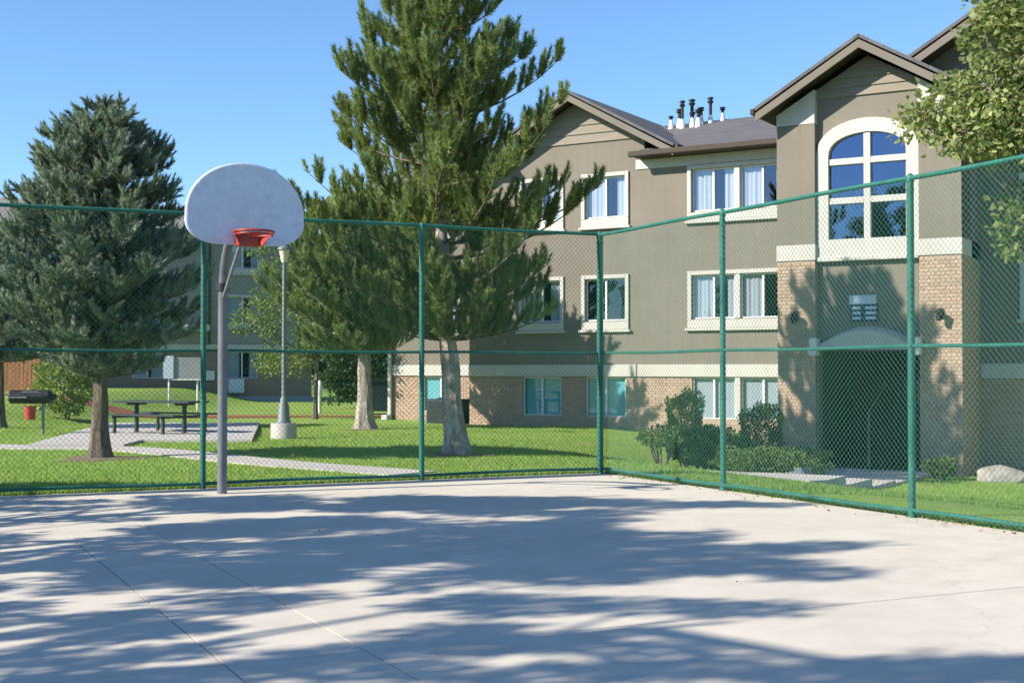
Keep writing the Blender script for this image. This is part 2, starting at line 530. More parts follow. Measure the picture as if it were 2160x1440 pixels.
# ------------------------------------------------------------------ terrain
C0 = np.array([1.34, 20.2])               # court corner under the corner post
EA = np.array([0.437, -0.899]); EA /= np.linalg.norm(EA)   # along the side fence, towards the camera
EB = np.array([-abs(EA[1]), -abs(EA[0])])  # along the end fence, to the left
BO = np.array([7.96, 33.26]); BRZ = R(-31.0)
BT = np.array([math.cos(BRZ), math.sin(BRZ)]); BD = np.array([-math.sin(BRZ), math.cos(BRZ)])

def sstep(a, b, x):
    t = np.clip((x - a) / (b - a), 0, 1)
    return t * t * (3 - 2 * t)

def ground(x, y):
    x = np.asarray(x, float); y = np.asarray(y, float)
    dx, dy = x - C0[0], y - C0[1]
    d = -(dx * EB[0] + dy * EB[1])
    a = dx * EA[0] + dy * EA[1]
    u = (x - BO[0]) * BT[0] + (y - BO[1]) * BT[1]
    dep = (x - BO[0]) * BD[0] + (y - BO[1]) * BD[1]
    h = -0.66 * sstep(0.8, 7.5, d) * sstep(-6.5, -1.2, u) * (1 - sstep(9, 30, u))
    back = -a                                # beyond the end fence
    h = h + 0.75 * sstep(30, 44, y) * sstep(-11.5, -15.5, x) * (1 - 0.0 * dep)
    bump_ = 0.035 * np.sin(x * 0.55 + 1.2) * np.sin(y * 0.43) * sstep(1.5, 6, np.maximum(back, d))
    return h + bump_ - 0.015

def g(x, y):
    return float(ground(x, y))

def grid_axis(lo, hi, fine_lo, fine_hi, step):
    a = list(np.arange(fine_lo, fine_hi + 1e-6, step))
    s_, p = step, fine_lo
    left = []
    while p > lo:
        s_ *= 1.35; p -= s_; left.append(max(p, lo))
    s_, p = step, fine_hi
    right = []
    while p < hi:
        s_ *= 1.35; p += s_; right.append(min(p, hi))
    return np.array(sorted(set(left)) + a + right)

gx = grid_axis(-2500, 2500, -24, 22, 0.5)
gy = grid_axis(-400, 4500, -6, 70, 0.5)
GX, GY = np.meshgrid(gx, gy)
GZ = ground(GX, GY)
# the slab lies in a shallow bed
da = (GX - C0[0]) * EA[0] + (GY - C0[1]) * EA[1]; db = (GX - C0[0]) * EB[0] + (GY - C0[1]) * EB[1]
GZ = np.where((da > -0.02) & (da < 27) & (db > -0.02) & (db < 12.1), -0.09, GZ)
nx, ny = len(gx), len(gy)
I = np.arange(nx * ny).reshape(ny, nx)
F = np.stack([I[:-1, :-1], I[:-1, 1:], I[1:, 1:], I[1:, :-1]], -1).reshape(-1, 4)
lawn = np_mesh('lawn', np.stack([GX, GY, GZ], -1).reshape(-1, 3), F, 'lawn', smooth=True)
tag(lawn, 'wide green lawn with worn straw patches around the court and buildings', 'lawn', kind='structure')

# ------------------------------------------------------------------ court
court = empty('court', (C0[0], C0[1], 0), math.atan2(-EB[1], -EB[0]))   # local x = right along the end fence, local y = away from camera
tag(court, 'pale concrete basketball court with sawn joints', 'court', kind='structure')
def court_pt(a, b, z=0.0):
    p = C0 + EA * a + EB * b
    return Vector((p[0], p[1], z))
MB().box(-12.0, 0.0, -26.6, 0.0, -0.5, -0.006).build('court_base', 'joint', court)
joint = 0.011
bj = [-0.06, 7.5, 8.3, 12.05]
aj = [-0.08, 10.5, 19.0, 26.7]
for i in range(3):
    for j in range(3):
        mb = MB()
        mb.box(-bj[i + 1] + joint / 2, -bj[i] - joint / 2, -aj[j + 1] + joint / 2, -aj[j] - joint / 2, -0.07, 0.0)
        mb.build('slab', 'court', court)

# ------------------------------------------------------------------ chain-link fences
FH = 3.66
def wires(w, z0, z1, pitch=0.0707, r=0.0023):
    P0, P1 = [], []
    h = z1 - z0
    for sgn in (1, -1):
        c = -h if sgn == 1 else 0.0
        lim = w if sgn == 1 else w + h
        while c < lim:
            if sgn == 1:   # x - z = c
                xa, xb = max(0, c), min(w, c + h)
                if xb > xa + 0.01:
                    P0.append((xa, 0.003, z0 + xa - c)); P1.append((xb, 0.003, z0 + xb - c))
            else:          # x + z = c
                xa, xb = max(0, c - h), min(w, c)
                if xb > xa + 0.01:
                    P0.append((xa, -0.003, z0 + c - xa)); P1.append((xb, -0.003, z0 + c - xb))
            c += pitch
    P0 = np.array(P0); P1 = np.array(P1)
    D = P1 - P0; D /= np.linalg.norm(D, axis=1, keepdims=True)
    A = np.tile(np.array([[0, 1.0, 0]]), (len(D), 1)); Bn = np.cross(D, A)
    V = []
    for P in (P0, P1):
        for k in range(3):
            an = 2 * math.pi * k / 3 + 0.5
            V.append(P + (A * math.cos(an) + Bn * math.sin(an)) * r)
    V = np.stack(V, 1)
    F = np.array([(0, 1, 4, 3), (1, 2, 5, 4), (2, 0, 3, 5)])
    F = F[None] + (np.arange(len(P0)) * 6)[:, None, None]
    return V.reshape(-1, 3), F.reshape(-1, 4)

def fence(name, origin, rz, xs, label, corner_first):
    root = empty(name, origin, rz)
    tag(root, label, 'fence', 'chain-link court fences')
    for i, x in enumerate(xs):
        big = (i == 0 and corner_first)
        r = 0.048 if big else 0.038
        if i == 0 and not corner_first:
            continue
        po = MB().tube([(x, 0, -0.25), (x, 0, FH - 0.03)], r, 16).build('post', 'green_paint', root, True)
        MB().lathe([(r + 0.004, -0.05), (r + 0.006, 0.0), (r * 0.9, 0.025), (r * 0.4, 0.042), (0.004, 0.047)], (x, 0, FH - 0.03), 16).build('post_cap', 'green_paint', po, True)
        for z in (0.12, 0.7, 1.2, 1.82, 2.45, 3.0, 3.5):
            MB().lathe([(r + 0.001, -0.012), (r + 0.005, -0.009), (r + 0.005, 0.009), (r + 0.001, 0.012)], (x, 0, z), 12).build('tie_band', 'green_paint', po, True)
    x0, x1 = xs[0], xs[-1]
    def rail(z, r, nm, sag):
        n = 2 + 6 * (len(xs) - 1)
        pts = []
        for k in range(n):
            x = x0 + (x1 - x0) * k / (n - 1)
            pts.append((x, 0.0, z + sag * math.sin(x * 1.9 + z) ))
        return MB().tube(pts, r, 10).build(nm, 'green_paint', root, True)
    rail(FH - 0.035, 0.026, 'top_rail', 0.006)
    rail(1.82, 0.021, 'middle_rail', 0.006)
    rail(0.075, 0.022, 'bottom_rail', 0.008)
    for i in range(len(xs) - 1):
        V, Fq = wires(xs[i + 1] - xs[i], 0.03, FH - 0.02)
        V = V + np.array([xs[i], -0.047, 0])
        o = np_mesh('chain_link', V, Fq, 'wire', root)
        tag(o, kind='stuff')
    return root

rzB = math.atan2(-EB[1], -EB[0])           # local x to the right along the end fence
oB = court_pt(0, 12.05)
fence('chain_link_fence', (oB.x, oB.y, 0), rzB, [0, 2.98, 6.02, 9.13, 12.05],
      'green chain-link fence along the far end of the court behind the hoop', False)
rzS = math.atan2(EA[1], EA[0])
fence('chain_link_fence', (C0[0], C0[1], 0), rzS, [0, 3.22, 6.69, 9.85, 13.0],
      'green chain-link fence on the side of the court facing the building entrance', True)

# ------------------------------------------------------------------ apartment building
bld = empty('apartment_building', (BO[0], BO[1], 0), BRZ)
tag(bld, 'taupe three-storey apartment building with gabled entrance tower and tan brick base', 'building')

def wall_mesh(mb, u0, u1, z0, z1, y, holes=(), depth=0.16):
    us = sorted({u0, u1, *[h[0] for h in holes], *[h[1] for h in holes]})
    zs = sorted({z0, z1, *[h[2] for h in holes], *[h[3] for h in holes]})
    us = [u for u in us if u0 <= u <= u1]; zs = [z for z in zs if z0 <= z <= z1]
    for i in range(len(us) - 1):
        for j in range(len(zs) - 1):
            cu, cz = (us[i] + us[i + 1]) / 2, (zs[j] + zs[j + 1]) / 2
            if any(h[0] < cu < h[1] and h[2] < cz < h[3] for h in holes):
                continue
            mb.add([(us[i], y, zs[j]), (us[i + 1], y, zs[j]), (us[i + 1], y, zs[j + 1]), (us[i], y, zs[j + 1])], [(0, 1, 2, 3)])
    for (a, b, c, d) in holes:
        c2, d2 = max(c, z0), min(d, z1)
        if d2 <= c2: continue
        mb.add([(a, y, c2), (a, y + depth, c2), (a, y + depth, d2), (a, y, d2)], [(0, 1, 2, 3)])
        mb.add([(b, y, c2), (b, y, d2), (b, y + depth, d2), (b, y + depth, c2)], [(0, 1, 2, 3)])
        if c >= z0: mb.add([(a, y, c), (b, y, c), (b, y + depth, c), (a, y + depth, c)], [(0, 1, 2, 3)])
        if d <= z1: mb.add([(a, y, d), (a, y + depth, d), (b, y + depth, d), (b, y, d)], [(0, 1, 2, 3)])

def window(parent, u0, u1, z0, z1, y, trim=True, curtain='pale', div=1, glass='glass', pair=False, seed=0):
    """u0..u1, z0..z1 = opening.  pair: two sliders side by side with a post between"""
    rnd = random.Random(seed)
    w, t = MB(), 0.055
    if trim:
        w.bbox(u0 - 0.11, u0, y - t, y + 0.02, z0 - 0.02, z1 + 0.11, 0.008)
        w.bbox(u1, u1 + 0.11, y - t, y + 0.02, z0 - 0.02, z1 + 0.11, 0.008)
        w.bbox(u0 + 0.001, u1 - 0.001, y - t + 0.002, y + 0.02, z1, z1 + 0.108, 0.008)
    else:
        w.bbox(u0 + 0.001, u1 - 0.001, y + 0.02, y + 0.1, z0 + 0.002, z0 + 0.03, 0.004)
    win = w.build('window', 'trim', parent)
    if trim:
        s_ = MB()
        s_.bbox(u0 - 0.112, u1 + 0.112, y - t - 0.006, y + 0.02, z0 - 0.24, z0 - 0.024, 0.01)
        s_.bbox(u0 - 0.17, u1 + 0.17, y - t - 0.05, y + 0.02, z0 - 0.315, z0 - 0.244, 0.012)
        s_.build('sill', 'trim', win)
    yg = y + 0.075
    spans = [(u0, u1)]
    if pair:
        m = (u0 + u1) / 2
        spans = [(u0, m - 0.075), (m + 0.075, u1)]
        MB().bbox(m - 0.075, m + 0.075, y - 0.03, y + 0.12, z0, z1, 0.008).build('mullion', 'trim', win)
    for (a, b) in spans:
        f = MB(); e = 0.04; mid = (a + b) / 2
        f.bbox(a, a + e, yg - 0.025, yg + 0.03, z0, z1, 0.005); f.bbox(b - e, b, yg - 0.025, yg + 0.03, z0, z1, 0.005)
        f.bbox(a + e, b - e, yg - 0.023, yg + 0.03, z1 - e, z1, 0.005); f.bbox(a + e, b - e, yg - 0.023, yg + 0.03, z0, z0 + e, 0.005)
        f.bbox(mid - 0.028, mid + 0.028, yg - 0.03, yg + 0.03, z0 + e, z1 - e, 0.005)
        f.build('sash', 'vinyl', win)
        for (p, q, dy) in ((a + e, mid - 0.028, 0.0), (mid + 0.028, b - e, 0.012)):
            MB().add([(p, yg + dy, z0 + e), (q, yg + dy, z0 + e), (q, yg + dy, z1 - e), (p, yg + dy, z1 - e)], [(0, 1, 2, 3)]).build('pane', glass, win)
        if curtain:
            cm = {'pale': 'curtain', 'teal': 'teal_blind', 'blind': 'curtain'}[curtain]
            c0, c1 = a + 0.05, b - 0.05
            L = c1 - c0
            parts = [(c0, c0 + L * rnd.uniform(0.36, 0.6)), (c1 - L * rnd.uniform(0.15, 0.36), c1)] if curtain == 'pale' else [(c0, c1)]
            for (p, q) in parts:
                mb = MB(); n = max(6, int((q - p) / 0.025))
                v = []
                for k in range(n + 1):
                    x = p + (q - p) * k / n
                    am = 1.0 if curtain == 'pale' else 0.18
                    yy = yg + 0.06 + 0.013 * am * math.sin(x * 50 + seed) + 0.01 * am * math.sin(x * 23)
                    v += [(x, yy, z0 + 0.02), (x, yy, z1 - 0.02)]
                mb.add(v, [(2 * k, 2 * k + 2, 2 * k + 3, 2 * k + 1) for k in range(n)])
                mb.build('curtain', cm, win, True)
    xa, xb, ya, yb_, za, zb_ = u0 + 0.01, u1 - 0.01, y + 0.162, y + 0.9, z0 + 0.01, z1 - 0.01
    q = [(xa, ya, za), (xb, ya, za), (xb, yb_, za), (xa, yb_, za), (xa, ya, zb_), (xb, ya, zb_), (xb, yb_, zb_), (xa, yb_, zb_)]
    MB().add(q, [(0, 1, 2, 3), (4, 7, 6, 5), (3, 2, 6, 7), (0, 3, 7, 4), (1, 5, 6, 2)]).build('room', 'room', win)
    return win

def brick_rows(u0, u1, z0, z1, y, holes=(), depth=0.012, L=0.203, H=0.068, J=0.010):
    """list of (u, z, length) of bricks in a wall plane, running bond"""
    out = []
    z = z0; row = 0
    while z + H <= z1 + 0.001:
        u = u0 - (0.5 * (L + J) if row % 2 else 0)
        while u < u1 - 0.02:
            a, b = max(u, u0), min(u + L, u1)
            if b - a > 0.03:
                segs = [(a, b)]
                for (ha, hb, hc, hd) in holes:
                    if z + H > hc and z < hd:
                        ns = []
                        for (p, q) in segs:
                            if hb <= p or ha >= q: ns.append((p, q)); continue
                            if ha - p > 0.03: ns.append((p, ha))
                            if q - hb > 0.03: ns.append((hb, q))
                        segs = ns
                out += [(p, z, q - p) for p, q in segs]
            u += L + J
        z += H + J; row += 1
    return out

def brick_front(mb, p, z, l, y, H=0.068, d=0.012, b=0.004):
    v = [(p, y, z), (p + l, y, z), (p + l, y, z + H), (p, y, z + H),
         (p + b, y - d, z + b), (p + l - b, y - d, z + b), (p + l - b, y - d, z + H - b), (p + b, y - d, z + H - b)]
    mb.add(v, [(4, 5, 6, 7), (0, 1, 5, 4), (1, 2, 6, 5), (2, 3, 7, 6), (3, 0, 4, 7)])

FL = [-0.53, 2.22, 4.97]
EAVE = 7.35
GU0, GU1, GUC = -10.74, -5.1, -7.15       # left gable block
# openings of the main facade (y = 0)
W1 = (-8.93, -7.69); W2 = (-6.91, -5.67); W3 = (-3.72, -1.15)
rows = [(0.26, 1.36), (2.90, 4.06), (5.74, 6.87)]
holes_main = [(a, b, c, d) for (c, d) in rows for (a, b) in (W1, W2, W3)]
mb = MB()
wall_mesh(mb, GU0, 0.05, 1.36, EAVE + 0.1, 0.0, holes_main)
mb.add([(2 * GUC - GU1, 0, EAVE + 0.1), (GU1, 0, EAVE + 0.1), (GU1, 0, 7.92), (GUC, 0, 9.06), (2 * GUC - GU1, 0, 7.92)], [(0, 1, 2, 3, 4)])
mb.add([(GU0, 0, -0.6), (GU0, 0, EAVE + 0.27), (GU0, 1.0, EAVE + 0.27), (GU0, 1.0, -0.6)], [(0, 1, 2, 3)])
mb.add([(GU1, 0, EAVE - 0.2), (GU1, 3.0, EAVE + 0.8), (GU1, 0, 7.92)], [(0, 1, 2)])
mb.add([(2 * GUC - GU1, 0, EAVE - 0.2), (2 * GUC - GU1, 0, 7.92), (2 * GUC - GU1, 3.0, EAVE + 0.8)], [(0, 1, 2)])
mb.build('wall', 'stucco', bld)
# set-back left section
LU0 = -14.35
holes_left = [(-13.1, -11.8, c, d) for (c, d) in rows]
mb = MB(); wall_mesh(mb, LU0, GU0, 1.36, EAVE + 0.05, 1.0, holes_left)
mb.build('wall', 'stucco', bld)
mb = MB()      # end wall, back wall, far side
mb.add([(LU0, 1.0, -0.6), (LU0, 1.0, EAVE + .05), (LU0, 5.2, 9.0), (LU0, 11, EAVE), (LU0, 11, -0.6)], [(0, 1, 2, 3, 4)])
mb.add([(LU0, 11, -0.6), (LU0, 11, EAVE), (12, 11, EAVE), (12, 11, -0.6)], [(0, 1, 2, 3)])
mb.build('wall', 'stucco', bld)

# belt course over the brick base
def belt(u0, u1, y, z0=1.37, z1=1.70, gaps=()):
    segs = [(u0, u1)]
    mb = MB()
    for a, b in segs:
        mb.bbox(a, b, y - 0.06, y + 0.02, z0, z1, 0.012)
    return mb.build('belt_course', 'trim', bld)
belt(GU0 + 0.002, -5.33, 0.0); belt(-5.30, -0.02, 0.0); belt(LU0 + .002, GU0 - 0.01, 1.0)

# brick base: mortar wall and bricks
mort = MB(); wall_mesh(mort, GU0, 0.05, -0.7, 1.36, 0.012, [h for h in holes_main if h[2] < 1.3])
mort2 = MB(); wall_mesh(mort2, LU0, GU0, -0.7, 1.36, 1.012, [h for h in holes_left if h[2] < 1.3])
mort2.build('mortar', 'mortar', bld)
mort.build('mortar', 'mortar', bld)
bb = MB()
for (p, z, l) in brick_rows(GU0, 0.0, -0.66, 1.36, 0, [h for h in holes_main if h[2] < 1.3]):
    brick_front(bb, p, z, l, 0.012)
for (p, z, l) in brick_rows(LU0, GU0 - 0.01, -0.66, 1.36, 0, [h for h in holes_left if h[2] < 1.3]):
    brick_front(bb, p, z, l, 1.012)

# windows of the facade
sd = 1
for ri, (c, d) in enumerate(rows):
    for (a, b) in (W1, W2, W3):
        sd += 1
        cur = 'pale'
        if ri == 0: cur = 'teal' if (a, b) != W3 else 'blind'
        if ri == 1 and (a, b) == W2: cur = None
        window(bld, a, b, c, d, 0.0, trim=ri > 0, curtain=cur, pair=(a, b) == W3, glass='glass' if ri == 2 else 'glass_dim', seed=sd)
    window(bld, -13.1, -11.8, c, d, 1.0, trim=ri > 0, curtain='teal' if ri == 0 else 'pale', glass='glass', seed=sd + 40)

# lap siding boards in the gable
def siding(uc, zapex, slope, z0, pitch, y, parent, clip=None):
    z = z0
    while z < zapex - 0.15:
        h = min(pitch, zapex - z - 0.02)
        w0 = (zapex - z) / slope; w1 = (zapex - z - h) / slope
        if clip: w0, w1 = min(w0, clip), min(w1, clip)
        mbs = MB()
        yo0, yo1 = y - 0.042, y - 0.008
        mbs.add([(uc - w0, yo0, z), (uc + w0, yo0, z), (uc + w1, yo1, z + h), (uc - w1, yo1, z + h),
                 (uc - w0, y + 0.0, z), (uc + w0, y + 0.0, z)],
                [(0, 1, 2, 3), (4, 5, 1, 0)])
        mbs.build('siding_board', 'siding', parent)
        z += pitch
siding(GUC, 9.05, 0.555, 7.86, 0.25, -0.002, bld, clip=GU1 - GUC)

# roofs --------------------------------------------------------------
def slab_roof(mb, p00, p10, p11, p01, th=0.09):
    """a roof plane with thickness: four corners counter-clockwise seen from above"""
    P = [Vector(p) for p in (p00, p10, p11, p01)]
    n = (P[1] - P[0]).cross(P[3] - P[0]).normalized()
    Q = [p - n * th for p in P]
    mb.add(P + Q, [(0, 1, 2, 3), (7, 6, 5, 4), (0, 4, 5, 1), (1, 5, 6, 2), (2, 6, 7, 3), (3, 7, 4, 0)])

RZ, RY = 9.16, 5.2
mb = MB()
e0 = EAVE + 0.03
slab_roof(mb, (GU1 - 0.1, -0.52, e0), (2.2, -0.52, e0), (2.2, RY, RZ), (GU1 - 0.1, RY, RZ))
slab_roof(mb, (GU0 - 0.3, -0.52, e0), (2 * GUC - GU1 - 0.02, -0.52, e0), (2 * GUC - GU1 - 0.02, RY, RZ), (GU0 - 0.3, RY, RZ))
slab_roof(mb, (LU0 - 0.4, 0.5, e0 + .02), (GU1 - 0.1, 0.5, e0 + .02), (GU1 - 0.1, RY, RZ), (LU0 - 0.4, RY, RZ))
slab_roof(mb, (8.0, 11.5, e0), (LU0 - 0.4, 11.5, e0), (LU0 - 0.4, RY, RZ), (8.0, RY, RZ))
mb.build('roof', 'shingle', bld)
gut = MB(); gut.bbox(GU1 - 0.2, 0.3, -0.63, -0.50, EAVE - 0.10, EAVE + 0.05, 0.02)
gut.build('gutter', 'soffit', bld)
sf = MB(); sf.box(GU1 - 0.12, 0.0, -0.50, 0.0, EAVE - 0.09, EAVE - 0.06); sf.build('soffit', 'soffit', bld)
MB().bbox(GU1 - 0.25, -0.02, -0.03, 0.015, EAVE - 0.36, EAVE - 0.10, 0.008).build('frieze', 'trim', bld)

def gable_roof(uc, zap, slope, hw, y0, y1, parent, th=0.07, fas=0.18, left=True):
    """ridge along depth; zap = top of ridge; hw = half width at the eave edge"""
    zl = zap - slope * hw
    mb = MB()
    slab_roof(mb, (uc - hw, y0, zl), (uc, y0, zap), (uc, y1, zap), (uc - hw, y1, zl), th)
    slab_roof(mb, (uc, y0, zap), (uc + hw, y0, zl), (uc + hw, y1, zl), (uc, y1, zap), th)
    roof = mb.build('roof', 'shingle', parent)
    f = MB()
    for sgn in (-1, 1):
        a = (uc + sgn * (hw - 0.03), zl - 0.02); b = (uc, zap - 0.02)
        drop = fas
        v = [(a[0], y0 + 0.02, a[1] - 0.10), (b[0], y0 + 0.02, b[1] - 0.10), (b[0], y0 + 0.02, b[1] - 0.10 - drop), (a[0], y0 + 0.02, a[1] - 0.10 - drop)]
        w = [(x, y0 + 0.065, z) for x, _, z in v]
        q = [(0, 1, 2, 3), (7, 6, 5, 4), (0, 4, 5, 1), (1, 5, 6, 2), (2, 6, 7, 3), (3, 7, 4, 0)]
        f.add(v + w, q if sgn > 0 else [t[::-1] for t in q])
    f.build('rake_board', 'fascia', roof)
    s_ = MB()
    for sgn in (-1, 1):
        v = [(uc + sgn * (hw - 0.04), y0 + 0.066, zl - 0.16), (uc, y0 + 0.066, zap - 0.14), (uc, y1 - .2, zap - 0.14), (uc + sgn * (hw - 0.04), y1 - .2, zl - 0.16)]
        s_.add(v, [(0, 1, 2, 3)])
    s_.build('soffit', 'soffit', roof)
    e = MB()
    for sgn in (-1, 1):
        x = uc + sgn * hw
        e.bbox(min(x, x + sgn * 0.1), max(x, x + sgn * 0.1), y0 + 0.03, y1 - 0.3, zl - 0.14, zl - 0.005, 0.015)
    e.build('gutter', 'soffit', roof)
    return roof
gable_roof(GUC, 9.26, 0.55, 3.2, -0.62, 5.6, bld)

# vents on the roof
def vent(u, y, h, big, kind):
    z = RZ - (RY - y) * (RZ - e0) / (RY + 0.52) + 0.02
    p = MB(); big *= 0.82
    p.lathe([(big, -0.1), (big, h * 0.72), (big * 1.05, h * 0.74), (big * 1.9, h * 0.80), (big * 2.0, h * 0.84), (big * 1.2, h * 0.86),
             (big * 1.2, h * 0.91), (big * 1.9, h * 0.93), (big * 1.9, h * 0.99), (big * 0.6, h * 1.02)], (u, y, z), 14)
    o = p.build('roof_vent', 'dark_metal', bld, True)
    MB().lathe([(big * 2.0, -0.12), (big * 1.8, 0.0), (big * 1.3, 0.14), (big * 1.1, 0.19), (big * 1.03, 0.20)], (u, y, z), 14).build('flashing', 'flash', o, True)
for (u, y, h, b) in [(-6.35, 4.55, 0.42, .05), (-6.08, 4.6, 0.66, .07), (-5.93, 4.45, 1.0, .055), (-5.72, 4.7, 0.98, .065), (-5.62, 4.5, 0.5, .06),
                     (-5.45, 4.75, 0.62, .065), (-5.38, 4.4, 0.6, .07), (-5.12, 4.7, 0.98, .06), (-4.85, 5.0, 0.5, .055)]:
    vent(u, y, h * 0.76, b, 0)

# entrance tower ------------------------------------------------------
TY = -3.8; TW = 4.05; P0, P1 = 0.88, 3.16; TBRK = 4.0; TB0 = 4.36
mb = MB()
def pier(mb, a, b, z0, z1, y0, y1):
    mb.box(a, b, y0, y1, z0, z1)
for (a, b) in ((0.0, P0), (P1, TW)):
    MB().box(a, b, TY, TY + 0.9, TB0, 7.05).build('pier', 'stucco', bld)
# tops of the piers under the rakes, pale panels
slT = 0.58; zapT = 8.64; ucT = TW / 2
def under(u): return zapT - 0.16 - slT * abs(u - ucT)
pt = MB()
pt2 = MB()
pt2.prism([(0.0, 7.06), (P0, 7.06), (P0, under(P0)), (0.0, under(0))], TY - 0.012, TY + 0.5)
pt.prism([(P1, 7.06), (TW, 7.06), (TW, under(TW)), (P1, under(P1))], TY - 0.012, TY + 0.5)
pt.build('pier_panel', 'trim', bld); pt2.build('pier_panel', 'trim', bld)
for (a, b) in ((0.0, P0), (P1, TW)):
    MB().bbox(a - 0.012, b + 0.012, TY - 0.018, TY + 0.912, TBRK + 0.002, TB0 - 0.002, 0.008).build('pier_band', 'trim', bld)
# recessed front wall with the arched window and the doorway
RYF = TY + 0.18
AW = (1.16, 2.84, 4.45, 6.80)
DOOR = (P0 + 0.02, P1 - 0.02, -0.7, 2.0)
rw = MB()
wall_mesh(rw, P0 - 0.1, P1 + 0.1, -0.9, 7.05, RYF, [AW, DOOR], 0.25)
rw.add([(P0 - 0.1, RYF, 7.05), (P1 + 0.1, RYF, 7.05), (P1 + 0.1, RYF, under(P1) - 0.02), (ucT, RYF, under(ucT)), (P0 - 0.1, RYF, under(P0) - 0.02)], [(0, 1, 2, 3, 4)])
rw.build('wall', 'stucco', bld)
siding(ucT, under(ucT) - 0.0, slT, 7.62, 0.2, RYF - 0.002, bld, clip=P1 - ucT)
# side walls of the tower
sw = MB()
sw.add([(TW, TY, TB0), (TW, 4, TB0), (TW, 4, under(TW)), (TW, TY, under(TW))], [(0, 1, 2, 3)])
sw.add([(0, TY + .9, -0.9), (0, TY + .9, under(0)), (0, 4, under(0)), (0, 4, -0.9)], [(0, 1, 2, 3)])
sw.build('wall', 'stucco', bld)
gable_roof(ucT, 8.82, 0.58, 2.38, TY - 0.52, 4.5, bld)

# brick piers: mortar core, single bricks on the sunny front of the right-hand pier
core = MB(); core.box(0.012, P0 - 0.012, TY + 0.012, TY + 0.9, -0.95, TBRK); core.box(P1 + 0.012, TW - 0.012, TY + 0.012, 4.0, -0.95, TBRK)
core.build('brick_core', 'mortar', bld)
bl = brick_rows(P1, TW, -0.9, TBRK, 0, L=0.214, J=0.0105)
shared = {}
kept = [b for b in bl if b[1] > -0.76]
for (p, z, l) in kept:
    key = round(l, 3)
    if key not in shared:
        q = MB(); brick_front(q, 0, 0, l, 0); ob = q.build('brick', 'brick', bld); shared[key] = ob.data
    else:
        ob = link(bpy.data.objects.new('brick', shared[key]), bld)
    ob.location = (p, TY + 0.012, z)
for (p, z, l) in brick_rows(0, P0, -0.9, TBRK, 0, L=0.214, J=0.0105):
    brick_front(bb, p, z, l, TY + 0.012)
tmp = MB()
for (p, z, l) in brick_rows(0, 5.0, -0.9, TBRK, 0):
    brick_front(tmp, p, z, l, 0.0)
bb.add([(TW - 0.012 - y, TY + 0.012 + x, z) for (x, y, z) in tmp.v], tmp.f)      # side of the tower
tmp = MB()
for (p, z, l) in brick_rows(0, 0.88, -0.9, TBRK, 0):
    brick_front(tmp, p, z, l, 0.0)
bb.add([(P0 - 0.012 - y, TY + 0.012 + x, z) for (x, y, z) in tmp.v], tmp.f)
bricks_rest = bb.build('brick_courses', 'brick', bld); tag(bricks_rest, kind='stuff')

# arched window
def arch(cx, hw, z0, zs, zt, n=18):
    pts = [(cx - hw, z0), (cx + hw, z0), (cx + hw, zs)]
    for k in range(1, n):
        a = math.pi * k / n
        pts.append((cx + hw * math.cos(a), zs + (zt - zs) * math.sin(a) ** 0.85))
    pts.append((cx - hw, zs))
    return pts
cxa = 2.02
outer = arch(cxa, P1 - cxa - 0.012, 3.99, 6.32, 7.10); inner = arch(cxa, 0.86, 4.45, 6.30, 6.79)
nA = len(outer)
y0, y1 = RYF - 0.10, RYF + 0.01
v = [(x, y0, z) for x, z in outer] + [(x, y0, z) for x, z in inner] + [(x, y1, z) for x, z in outer] + [(x, y0 + 0.20, z) for x, z in inner]
f = []
for i in range(nA):
    j = (i + 1) % nA
    f += [(i, j, nA + j, nA + i), (i, 2 * nA + i, 2 * nA + j, j), (nA + i, nA + j, 3 * nA + j, 3 * nA + i)]
aw = MB().add(v, f).build('window', 'trim', bld)
MB().bbox(P0 + 0.02, P1 - 0.02, RYF - 0.15, RYF - 0.1 + 0.002, 3.96, 4.06, 0.012).build('sill', 'trim', aw)
mu = MB()
mu.bbox(cxa - 0.075, cxa + 0.075, RYF - 0.07, RYF + 0.06, 4.452, 6.77, 0.008)
for z in (5.30, 6.17):
    mu.bbox(cxa - 0.858, cxa - 0.0755, RYF - 0.066, RYF + 0.06, z - 0.07, z + 0.07, 0.008)
    mu.bbox(cxa + 0.0755, cxa + 0.858, RYF - 0.066, RYF + 0.06, z - 0.07, z + 0.07, 0.008)
mu.build('mullion', 'trim', aw)
def archz(x): return 6.30 + 0.49 * max(0.0, 1 - ((x - cxa) / 0.86) ** 2) ** 0.425
for (a, b) in ((cxa - 0.86, cxa - 0.075), (cxa + 0.075, cxa + 0.86)):
    for (c, d) in ((4.45, 5.23), (5.37, 6.10), (6.24, None)):
        if d:
            poly = [(a, RYF + 0.02, c), (b, RYF + 0.02, c), (b, RYF + 0.02, d), (a, RYF + 0.02, d)]
        else:
            poly = [(a, RYF + 0.02, c), (b, RYF + 0.02, c)] + [(b + (a - b) * k / 10, RYF + 0.02, archz(b + (a - b) * k / 10)) for k in range(11)]
        MB().add(poly, [tuple(range(len(poly)))]).build('pane', 'arch_glass', aw)
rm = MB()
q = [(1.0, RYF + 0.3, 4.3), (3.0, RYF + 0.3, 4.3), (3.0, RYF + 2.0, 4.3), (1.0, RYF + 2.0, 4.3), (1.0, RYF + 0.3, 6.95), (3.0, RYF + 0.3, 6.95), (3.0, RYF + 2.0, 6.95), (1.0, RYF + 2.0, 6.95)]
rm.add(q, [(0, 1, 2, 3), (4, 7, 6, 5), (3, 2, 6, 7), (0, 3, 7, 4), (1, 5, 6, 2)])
rm.build('room', 'room', aw)

